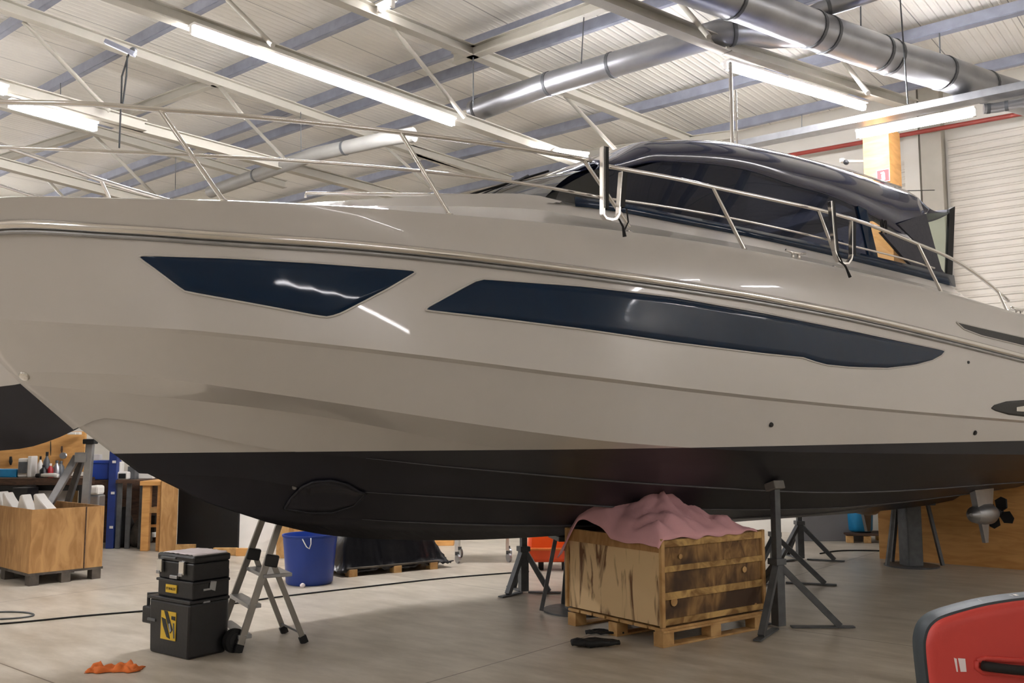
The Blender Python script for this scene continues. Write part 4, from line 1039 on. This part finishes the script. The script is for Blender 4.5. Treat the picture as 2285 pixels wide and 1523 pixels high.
# ================================================================= black sheeting on a pallet
h0 = fl(772, 1286); h1 = fl(985, 1266); hd = (h1-h0); hd.z = 0; HRZ = math.atan2(hd.y, hd.x); HLn = hd.length
R = []
for i in range(71):
    row = []
    for j in range(45):
        a = i/70; b = j/44
        x = -.09+(HLn+.22)*a; y = -.045+(.95)*b
        ea = min(1, min(a/.10, (1-a)/.16)); eb = min(1, min(b/.14, (1-b)/.1)); e = min(ea, eb); e = e*e*(3-2*e)
        top = .46-.26*max(0, (a-.55)/.45)**1.1
        z = (.035+(.16 if a < .8 else .02)*0)+e*top+.09*N(x*3.2, y*3, 2)*e+.13*abs(N(x*5, y*5, 8))*(.2+e)+.07*abs(N(x*12+y*8, y*10, 3))
        x += .05*N(y*5, z*3, 1)+.03*N(a*20, 1); y += .05*N(x*4, 7)*(1 if b > .05 else .5)
        row.append(Vector((x, y, max(.03+.05*abs(N(x*5, 3)), z))))
    R.append(row)
tag(MB().grid(R).build('black_sheeting', 'tarp', loc=(h0.x, h0.y, 0), rot=HRZ, smooth=True, solid=.01), 'heap of crumpled black plastic sheeting on a pallet behind the blue tub', 'sheeting')
pl = thing('pallet', 'wooden pallet showing under the black sheeting heap', 'pallet', (h0.x, h0.y, 0), HRZ)
blocks(pl, (.06, HLn/2, HLn-.14), (-.01, .4, .74), (.1, .12, .08), 'pine')
mb = MB(); [mb.box((HLn/2-.04, -.01+.19*i, .09), (HLn-.06, .1, .018)) for i in range(5)]; mb.build('pallet_deck', 'grey_wood', pl)
# ================================================================= orange machine, trolleys
q = fl(1222, 1270); om = thing('floor_machine', 'orange-red plastic machine body behind the green boat stand', 'machine', (q.x, q.y+.1, 0))
MB().add([(-.2, -.25, .1), (.25, -.25, .1), (.25, .3, .1), (-.2, .3, .1), (-.24, -.28, .25), (.28, -.28, .25), (.28, .3, .25), (-.24, .3, .25), (-.22, -.2, .52), (.25, -.2, .52), (.25, .3, .52), (-.22, .3, .52)],
    [(3,2,1,0),(0,1,5,4),(1,2,6,5),(2,3,7,6),(3,0,4,7),(4,5,9,8),(5,6,10,9),(6,7,11,10),(7,4,8,11),(8,9,10,11)]).build('body_shell', 'orange', om, bevel=.04)
MB().box((0, -.27, .26), (.5, .04, .03)).build('bumper_strip', 'rag', om, bevel=.01)
for x in (-.08, .2): MB().lathe((x, -.1, .09), [(.09, -.03), (.09, .03)], 20, axis=(1, 0, 0)).build('wheel', 'rubber', om, smooth=True, angle=40)
def trolley(x, y, xx, label):
    q = fl(x, y); t = thing('shelf_trolley', label, 'trolley', (q.x, q.y, 0)); t['group'] = 'white wheeled shelf trolleys'
    for (dx, dy) in ((0, 0), (xx, .1), (0, .55), (xx, .65)):
        MB().box((dx, dy, .65), (.04, .04, 1.0)).build('post', 'white', t)
        wl = MB().lathe((dx+.02, dy, .06), [(.06, -.015), (.06, .015)], 20, axis=(1, .5, 0)).build('caster', 'galvl', t, smooth=True, angle=40)
        MB().box((dx+.01, dy, .12), (.05, .05, .04)).build('caster_fork', 'galv', wl)
    for z in (.32, .8): MB().box((xx/2, .32, z), (xx+.04, .68, .03)).build('shelf', 'white', t)
    return t
trolley(1018, 1256, .64, 'white wheeled shelf trolley with two casters showing under the keel left of the green stand')
# ================================================================= left crate on pallet
c0 = fl(62, 1308); c1 = fl(221, 1290); dr = (c1-c0); dr.z = 0; W1 = .78; LRZ = math.atan2(dr.y, dr.x)
lc = thing('plywood_box', 'plain plywood box on a dark pallet at the left edge, white things inside', 'box', (c0.x, c0.y, 0), LRZ)
LL = 1.5
blocks(lc, (.06, W1/2, W1-.06), (.06, LL/2, LL-.06), (.1, .12, .105), 'grey_wood')
MB().box((W1/2, LL/2, .118), (W1+.02, LL, .025)).build('pallet_deck', 'grey_wood', lc)
BH = .80
MB().box((W1/2, .012, (.13+BH)/2), (W1, .02, BH-.13)).build('front_panel', 'grainl' if 'grainl' in M else 'plyd', lc, bevel=.002)
MB().box((W1*.74, -.001, (.13+BH)/2), (.012, .006, BH-.13)).build('seam_strip', 'dwood', lc)
MB().box((.012, LL/2, (.13+BH)/2), (.02, LL, BH-.13)).build('side_panel', 'plyd', lc, bevel=.002)
MB().box((W1-.012, LL/2, (.13+BH)/2), (.02, LL, BH-.13)).build('side_panel', 'plyd', lc, bevel=.002)
MB().box((W1/2, LL-.012, (.13+BH)/2), (W1, .02, BH-.13)).build('back_panel', 'plyd', lc, bevel=.002)
Mloc = Matrix.Translation((c0.x, c0.y, 0)) @ Matrix.Rotation(LRZ, 4, 'Z')
def foam(x, y, h, wd, lean, label):
    p = Mloc @ Vector((x, y, 0)); z0 = .14
    prof = [(-wd, z0), (wd, z0), (wd*1.1, BH-.05), (wd*.4+lean, BH+h*.6), (wd*.15+lean*1.3, BH+h), (-wd*.35+lean, BH+h*.9), (-wd*.8, BH-.02)]
    o = MB().prism([(p.x+a, p.y, b) for a, b in prof], (.03, .14, 0)).build('foam_block', 'white', bevel=.015); tag(o, label, 'packing'); o['group'] = 'white packing pieces in the plywood box'
foam(.16, .16, .16, .10, -.07, 'rightmost white packing piece sticking out of the plywood box')
foam(.08, .5, .14, .07, -.01, 'third white packing piece from the left, leaning in the plywood box')
foam(.06, .85, .15, .075, -.05, 'second white packing piece from the left in the plywood box')
foam(.06, 1.15, .15, .06, .0, 'leftmost white packing piece in the plywood box')
# ================================================================= workbench area far left (real distance about 12 to 15 m)
def pb(x0, y0, x1, y1, Dd, dep, name, m, label=None, cat=None, parent=None, bevel=.005, toz=None):
    a = at_D(x0, y0, Dd); b = at_D(x1, y1, Dd); z0 = min(a.z, b.z) if toz is None else toz; z1 = max(a.z, b.z)
    o = MB().box(((a.x+b.x)/2, Dd+dep/2, (z0+z1)/2), (abs(b.x-a.x), dep, z1-z0)).build(name, m, parent, bevel=bevel)
    if label: tag(o, label, cat)
    return o
def root_at(name, label, cat, x, Dd, group=None):
    q = at_D(x, 975, Dd); return thing(name, label, cat, (q.x, Dd, 0), world=True, group=group)
bp = pb(-260, 962, 186, 1052, 14.2, .06, 'pegboard', 'ply', 'orange plywood tool panel behind the workbench at far left', 'panel')
zb_ = bp.location.z
# panel reaches down behind the bench on two uprights
pb(-260, 1045, 120, 1052, 14.28, .1, 'panel_support', 'dwood', parent=bp, toz=0)
wbn = root_at('workbench', 'long dark workbench with cluttered top in front of the orange tool panel', 'workbench', 60, 13.0)
pb(-320, 1066, 186, 1082, 13.0, .8, 'bench_top', 'dwood', parent=wbn)
for x in (-300, -120, 60, 176): pb(x, 1080, x+14, 1200, 13.0, .08, 'leg', 'black', parent=wbn, toz=0)
pb(-320, 1082, 186, 1094, 13.05, .03, 'apron', 'black', parent=wbn)
TOPZ = hz(13.0, 1066)
def onb(x0, y0, x1, y1, Dd, dep, name, m, label, cat, bevel=.01):
    a = at_D(x0, y0, Dd); b = at_D(x1, y1, Dd); return tag(MB().box(((a.x+b.x)/2, Dd+dep/2, (TOPZ+a.z)/2), (b.x-a.x, dep, a.z-TOPZ)).build(name, m, bevel=bevel), label, cat)
onb(-30, 1046, 35, 1066, 13.2, .2, 'storage_box', 'cyan', 'cyan blue box on the workbench at the left edge', 'box')
ht = root_at('fan_heater', 'white upright fan heater with grey grille on the workbench', 'heater', 54, 13.2)
pb(40, 1022, 62, 1062, 13.2, .16, 'heater_body', 'white', parent=ht, bevel=.02, toz=TOPZ)
pb(41, 1030, 59, 1055, 13.18, .01, 'grille', 'galv', parent=ht); pb(62, 1017, 68, 1066, 13.18, .18, 'back_shell', 'white', parent=ht, bevel=.01, toz=TOPZ)
def bottle(x, Dd, h, r, m, capm, label, zt=None):
    q = at_D(x, 975, Dd); z = TOPZ if zt is None else zt; t = thing('bottle', label, 'bottle', (q.x, Dd, z)); t['group'] = 'bottles on the workbench'
    MB().lathe((0, 0, 0), [(r, 0), (r*1.02, .01), (r, h*.62), (r*.4, h*.8), (r*.35, h*.84)], 16).build('bottle_body', m, t, smooth=True, angle=50)
    MB().lathe((0, 0, h*.84), [(r*.42, 0), (r*.42, h*.16)], 12).build('cap', capm, t, smooth=True, angle=50)
bottle(93, 13.15, .30, .035, 'white', 'black', 'white squeeze bottle, leftmost in the bottle cluster on the workbench')
bottle(107, 13.2, .36, .045, 'galv', 'black', 'tallest bottle with a black nozzle in the cluster on the workbench')
bottle(116, 13.1, .20, .04, 'red', 'white', 'dark red bottle with a pale cap on the workbench')
bottle(101, 13.05, .18, .05, 'black', 'black', 'short black can in front of the tall bottle on the workbench')
bottle(130, 13.2, .24, .05, 'galvl', 'galv', 'clear grey jar beside the dark red bottle on the workbench')
bottle(139, 13.25, .23, .05, 'galv', 'galv', 'darker grey jar nearest the trestle frame on the workbench')
q = at_D(112, 1062, 13.02); tag(MB().tube([(q.x-.12, 13.02, TOPZ+.04), (q.x+.06, 13.02, TOPZ+.04), (q.x+.12, 13.0, TOPZ+.03)], .03, 10).build('cloth_roll', 'white', smooth=True), 'small white roll lying on the front of the workbench', 'roll')
q = at_D(92, 1062, 13.04); tag(MB().box((q.x, 13.1, TOPZ+.03), (.2, .1, .06)).build('power_tool', 'rubber', bevel=.02), 'flat black tool lying on the workbench by the white roll', 'tool')
# tools hung on the panel
for (x, y0, y1, wd, m, lab) in [(24, 1018, 1037, 6, 'rubber', 'dark tool hanging at the left of the orange tool panel'), (138, 995, 1010, 4, 'dwood', 'brush with dark handle hanging on the orange tool panel'), (113, 984, 1016, 2, 'rubber', 'thin black strip hanging on the orange tool panel')]:
    a = at_D(x, y0, 14.15); b = at_D(x, y1, 14.15); tag(MB().tube([a, a.lerp(b, .6), b], [wd*.003, wd*.0045, wd*.002], 8).build('hanging_tool', m), lab, 'tool')
q = at_D(141, 1016, 14.12); tag(MB().lathe(q, [(.05, -.02), (.03, 0), (.05, .02)], 10, axis=(0, 1, 0)).build('hanging_tool', 'galvl'), 'shiny metal fitting hanging below the brush on the tool panel', 'tool')
pb(150, 963, 168, 969, 14.0, .1, 'paper_scrap', 'white', 'left one of two white items on top of the tool panel', 'paper'); pb(168, 963, 176, 969, 14.02, .1, 'paper_scrap', 'white', 'right one of two white items on top of the tool panel', 'paper')
# under-bench clutter
pb(28, 1088, 58, 1150, 12.62, .3, 'storage_bin', 'black', 'dark grey bin standing under the workbench behind the white packing', 'bin', toz=0)
pb(-60, 1090, 20, 1150, 13.3, .3, 'storage_bin', 'rubber', 'black bin under the workbench at the left edge', 'bin', toz=0)
pb(86, 1092, 122, 1130, 13.1, .4, 'tool_case', 'white', 'white case with red trim under the workbench', 'box', toz=0)
pb(124, 1090, 152, 1130, 13.55, .3, 'cardboard_box', 'pine', 'tan cardboard box under the workbench behind the ladder', 'box', toz=0)
jr = root_at('jerrycan', 'white jerrycan with grey lower half behind the plywood box', 'canister', 211, 11.8)
pb(197, 1083, 219, 1104, 11.8, .2, 'canister_top', 'white', parent=jr, bevel=.03); pb(197, 1104, 219, 1140, 11.8, .2, 'canister_body', 'galvl', parent=jr, bevel=.02, toz=0)
# trestle/A-frame in grey
af = root_at('support_frame', 'grey steel A-shaped support frame standing behind the plywood box', 'support', 185, 11.2)
a = at_D(196, 990, 11.2); fz = at_D(172, 1275, 11.2)
MB().beam(Vector((a.x-.02, 11.2, 0)), Vector((a.x+.03, 11.2, a.z)), .085, .07, up=(0, 1, 0)).build('upright', 'galvl', af, bevel=.006)
b = at_D(172, 1018, 11.2); c = at_D(112, 1122, 11.1); d = (c-b); k = b.z/(b.z-c.z)
MB().beam(b, b+d*k, .085, .06, up=(0, 1, 0)).build('brace', 'galvl', af, bevel=.006)
b2_ = at_D(184, 1020, 11.25); c = at_D(150, 1125, 11.7); d = c-b2_; k = b2_.z/(b2_.z-c.z)
MB().beam(b2_, b2_+d*k, .07, .06, up=(0, 1, 0)).build('brace', 'galv', af, bevel=.006)
MB().beam(at_D(170, 1020, 11.2), at_D(196, 1020, 11.2), .1, .12).build('head_plate', 'galvl', af, bevel=.006)
MB().box((a.x+.03, 11.2, a.z+.03), (.14, .12, .06)).build('pad', 'rubber', af, bevel=.01)
# blue rack upright with bin
ru = root_at('rack_upright', 'blue steel rack upright with white stickers right of the workbench', 'rack', 250, 13.3)
q = at_D(247, 1215, 13.3)
MB().box((q.x, 13.3, .95), (.11, .1, 1.9)).build('upright', 'blued', ru, bevel=.006)
MB().box((q.x-.12, 13.7, .95), (.06, .06, 1.9)).build('rear_upright', 'dwood', ru)
for z in (.30, .78, 1.22): MB().box((q.x+.02, 13.245, z), (.05, .006, .035)).build('sticker', 'white', ru)
MB().box((q.x-.19, 13.6, .93), (.38, .5, .06)).build('shelf', 'dwood', ru); MB().box((q.x-.30, 13.4, .45), (.1, .1, .9)).build('shelf_leg', 'dwood', ru)
bx = root_at('storage_crate', 'blue plastic crate with lid on the brown shelf left of the blue upright', 'crate', 224, 13.35)
pb(201, 1030, 243, 1062, 13.35, .4, 'crate_body', 'blue', parent=bx, bevel=.02, toz=.962); pb(200, 1027, 244, 1034, 13.34, .42, 'crate_lid', 'blue', parent=bx, bevel=.01)
pb(205, 1013, 222, 1018, 13.5, .1, 'paper_scrap', 'white', 'white strip lying on top of the blue crate', 'paper', toz=hz(13.34, 1027)+.01)
# bench with white machine
bm2 = root_at('side_table', 'dark table with thin legs right of the blue upright', 'table', 285, 13.2)
pb(258, 1070, 320, 1078, 13.2, .7, 'table_top', 'dwood', parent=bm2); zt2 = hz(13.2, 1070)
for x in (262, 283, 312): pb(x, 1078, x+4, 1216, 13.25, .04, 'leg', 'galv', parent=bm2, toz=0)
wm = root_at('bench_grinder', 'small white machine with black parts on the dark table', 'machine', 272, 13.3)
pb(260, 1052, 284, 1071, 13.3, .2, 'machine_base', 'white', parent=wm, bevel=.02, toz=zt2); pb(260, 1030, 270, 1056, 13.35, .12, 'machine_column', 'white', parent=wm, bevel=.02)
pb(264, 1056, 280, 1067, 13.29, .02, 'machine_opening', 'rubber', parent=wm, bevel=.006)
pb(285, 1040, 300, 1071, 13.4, .15, 'storage_box', 'galv', 'grey box beside the white machine on the dark table', 'box', toz=zt2)
pb(303, 1050, 340, 1072, 13.6, .1, 'paper_stack', 'white', 'white sheets standing behind the wooden desk', 'paper', toz=zt2)
for (x0, x1, y0, z0, m, lab) in [(262, 288, 1130, 0, 'rubber', 'black sack on the floor under the dark table'), (304, 322, 1155, 0, 'grey_wood', 'brown sack on the floor beside the black sack')]:
    a = at_D((x0+x1)/2, 1200, 13.5); h = hz(13.5, y0); mb = MB().lathe((a.x, 13.5, .0), [(.10, 0), (.17, .08), (.16, h*.5), (.08, h*.85), (.03, h)], 12); tag(mb.build('sack', m, smooth=True), lab, 'sack')
pb(256, 1188, 345, 1198, 13.6, .5, 'timber_board', 'white', 'long pale board lying low under the dark table', 'board', toz=.12)
cb_ = pb(192, 1078, 352, 1200, 14.0, .1, 'backdrop', 'dwood', 'low dark brown cabinet added for the dark clutter behind the dark table', 'backdrop', toz=0)  # added dark panel standing for shaded brown clutter, hides the pale wall
# wooden desk
dk = root_at('wooden_stand', 'orange-brown wooden stand beside the tall pale panel', 'stand', 340, 13.0)
zd = hz(13.0, 1074)
pb(312, 1073, 372, 1083, 12.95, .7, 'stand_top', 'ply', parent=dk)
for x in (318, 352): pb(x, 1083, x+12, 1222, 12.97, .08, 'leg', 'ply', parent=dk, toz=0)
pb(326, 1133, 358, 1144, 12.98, .3, 'shelf', 'pine', parent=dk); pb(326, 1170, 358, 1176, 13.1, .3, 'lower_shelf', 'ply', parent=dk)
pb(330, 1150, 345, 1170, 13.15, .1, 'hand_tool', 'rubber', 'dark tool on the lower shelf of the wooden stand', 'tool', toz=hz(12.98, 1133)-.35)
# upright panels
def panel(x0, x1, yb0, yb1, h, th, name, m, label):
    a, b = fl(x0, yb0), fl(x1, yb1); d = (b-a); n = Vector((-d.y, d.x, 0)).normalized()*th
    if n.y < 0: n = -n
    return tag(MB().prism([a, b, b+n, a+n], (0, 0, h)).build(name, m, bevel=.003), label, 'panel')
panel(355, 393, 1231, 1228, 1.0, .03, 'board_panel', 'plyd', 'pale chipboard panel standing between the wooden stand and the black panel')
panel(394, 529, 1222, 1236, 1.30, .03, 'partition_board', 'rubber', 'large black panel standing on wooden blocks under the bow')
panel(530, 640, 1234, 1226, 1.25, .05, 'partition_board', 'white', 'bright white panel right of the black panel')
for (x0, x1, y, lab, m) in [(396, 436, 1229, 'left wooden block under the black panel', 'pine'), (480, 529, 1237, 'wooden block at the right foot of the black panel', 'pine'), (531, 560, 1238, 'orange wooden block at the foot of the white panel', 'ply')]:
    a = fl(x0, y); b = fl(x1, y+1); o = MB().box((a+b)/2+Vector((0, -.04, .05)), ((b-a).length, .07, .1)).build('timber_block', m, bevel=.004); tag(o, lab, 'block', 'timber blocks under the panels')
# far clutter under the keel
pb(618, 1150, 640, 1232, 12.2, .1, 'timber_post', 'pine', 'pale timber post behind the blue tub', 'post', toz=0)
pb(642, 1165, 745, 1200, 12.8, .6, 'cardboard_box', 'plyd', 'open brown box behind the blue tub', 'box', toz=0)
pb(935, 1192, 1012, 1214, 13.6, .5, 'timber_crate', 'ply', 'orange plywood crate far behind the black sheeting', 'crate', toz=0)
# open recess behind the stern: grey panel, blue barrel on pallet
pb(1790, 1130, 1928, 1190, 14.2, .08, 'grey_panel', 'greytarp', 'grey panel far behind the stern stands', 'panel', toz=0)
q = fl(1936, 1211); t = thing('barrel', 'small bright blue barrel on a wooden pallet left of the plywood partition', 'barrel', (q.x, q.y+.3, .145)); 
MB().lathe((0, 0, 0), [(.16, 0), (.19, .03), (.2, .25), (.19, .45), (.14, .56), (.05, .6)], 24).build('barrel_body', 'cyan', t, smooth=True, angle=50)
MB().lathe((.05, 0, .58), [(.03, 0), (.03, .04)], 12).build('bung', 'white', t)
pt = thing('pallet', 'small wooden pallet under the blue barrel', 'pallet', (q.x-.1, q.y, 0), -.2)
blocks(pt, (-.15, .1, .35), (.05, .5), (.1, .1, .1), 'pine')
mb = MB(); [mb.box((.1, .05+.12*i, .12), (.62, .09, .025)) for i in range(5)]; mb.build('pallet_deck', 'dwood', pt)
# cables on the floor
def cable(pts, r, label, m='rubber', name='floor_cable'):
    f = [fl(x, y)+Vector((0, 0, r)) for x, y in pts]; out = []
    for i in range(len(f)-1):
        p0, p1, p2, p3 = f[max(0, i-1)], f[i], f[i+1], f[min(len(f)-1, i+2)]
        for k in range(6):
            t = k/6; out.append(.5*((2*p1)+(p2-p0)*t+(2*p0-5*p1+4*p2-p3)*t*t+(3*p1-p0-3*p2+p3)*t**3))
    out.append(f[-1]); tag(MB().tube(out, r, 6).build(name, m, smooth=True), label, 'cable')
cable([(-60, 1398), (60, 1388), (180, 1376), (300, 1366), (420, 1356), (520, 1348), (620, 1333), (800, 1312), (1000, 1290), (1180, 1276)], .008, 'long thin black cable running across the floor behind the toolbox')
cable([(-30, 1384), (40, 1380), (75, 1374), (60, 1368), (20, 1366), (-30, 1368)], .008, 'loop of grey cable on the floor at the left edge', 'galv')
cable([(2104, 1110), (2104, 1150), (2112, 1180), (2140, 1215), (2170, 1232), (2230, 1240), (2285, 1242)], .012, 'black cable running along the foot of the plywood partition')
cable([(2225, 1248), (2250, 1254), (2290, 1250), (2285, 1245), (2240, 1243)], .01, 'small black cable loop on the floor at the right edge')
cable([(1830, 1236), (1870, 1230), (1930, 1229), (2000, 1231)], .01, 'thin dark cable on the floor near the stern trestle')
# ================================================================= red paddle board in the foreground
BD = 2.55
def bpt(x, y, d=0): q = at_D(x, y, BD); return Vector((q.x, BD+d, q.z))
out = [(2066,1440),(2068,1415),(2076,1395),(2092,1380),(2115,1370),(2150,1360),(2200,1348),(2250,1340),(2285,1336),(2400,1326),(2600,1318),(2760,1322),(2830,1350),(2860,1420),(2860,1560),(2830,1800),(2780,2050),(2740,2230),(2640,2262),(2300,2262),(2200,2240),(2150,2100),(2110,1800),(2085,1600),(2072,1500)]
def spl(pts, k=5):
    o = []; n = len(pts)
    for i in range(n):
        p = [Vector(pts[(i+j-1) % n]) for j in range(4)]
        for s_ in range(k):
            t = s_/k; o.append(.5*((2*p[1])+(p[2]-p[0])*t+(2*p[0]-5*p[1]+4*p[2]-p[3])*t*t+(3*p[1]-p[0]-3*p[2]+p[3])*t**3))
    return o
O = [bpt(p.x, p.y) for p in spl(out)]; cz = min(p.z for p in O)
for p in O: p.z = (p.z-cz)*1.0
shift = cz
cc = sum(O, Vector())/len(O)
pbrd = thing('paddle_board', 'red padded board with black handle and dark rim at the lower right corner', 'board', (cc.x, BD, 0), world=True)
if True:
    k0 = (max(p.z for p in O)+shift)/max(p.z for p in O)      # keep the top where the photo has it, foot on the floor
    for p in O: p.z *= k0
def ring(s_, d): return [Vector((cc.x+(p.x-cc.x)*s_, BD+d, cc.z*k0+(p.z-cc.z*k0)*s_)) for p in O]
def offs(dist, d):
    n = len(O); r = []
    for i in range(n):
        a, b = O[i-1], O[(i+1) % n]; t = (b-a).normalized(); nn = Vector((t.z, 0, -t.x)); 
        if nn.dot(O[i]-Vector((cc.x, 0, cc.z*k0))) < 0: nn = -nn
        q = O[i]+nn*dist; q.y = BD+d; r.append(q)
    return r
def loft(name, rings, m, caps=(True, True)):
    n = len(rings[0]); mb = MB(); vs = [v for r in rings for v in r]; fs = [(i*n+k, i*n+(k+1) % n, (i+1)*n+(k+1) % n, (i+1)*n+k) for i in range(len(rings)-1) for k in range(n)]
    if caps[0]: fs.append(tuple(range(n)))
    if caps[1]: fs.append(tuple((len(rings)-1)*n+k for k in range(n)))
    return mb.add(vs, fs).build(name, m, pbrd, smooth=True, angle=40)
loft('front_pad', [offs(-.030, -.018), offs(-.016, -.016), offs(-.006, -.009), offs(-.002, 0), offs(-.001, .012)], 'board', (True, False))
loft('rim', [offs(-.002, .004), offs(.004, .008), offs(.006, .03), offs(.006, .07), offs(-.004, .085)], 'boardrim', (True, True))
hc = bpt(2240, 1483, -.03); 
MB().tube([bpt(2182, 1479, -.026), bpt(2192, 1479, -.04), bpt(2240, 1484, -.045), bpt(2340, 1492, -.045), bpt(2350, 1493, -.026)], .013, 12).build('handle', 'rubber', pbrd, smooth=True)
MB().tube([bpt(2172, 1470, -.018), bpt(2190, 1465, -.018), bpt(2350, 1474, -.018), bpt(2362, 1495, -.018), bpt(2350, 1508, -.018), bpt(2185, 1495, -.018), bpt(2172, 1485, -.018), bpt(2172, 1470, -.018)], .008, 8).build('handle_patch', 'board', pbrd, smooth=True)
for (x0, x1) in [(2121, 2127), (2130, 2146)]:
    MB().prism([bpt(x0, 1463+(x0-2121)*.1, -.0195), bpt(x1, 1465, -.0195), bpt(x1+3, 1494, -.0195), bpt(x0+6, 1494, -.0195)], (0, .001, 0)).build('small_print_label', 'stick' if 'stick' in M else 'paper', pbrd)
x = 2205
for i, wd in enumerate([6, 4, 2, 6, 5, 3, 6, 7, 5, 8]):
    y = 1351-(x-2205)*.155; p0 = bpt(x, y); 
    MB().box((p0.x, BD+.04, p0.z+.006), (wd*.0011, .02, .004), 0).build('rim_lettering', 'white', pbrd); x += wd+4
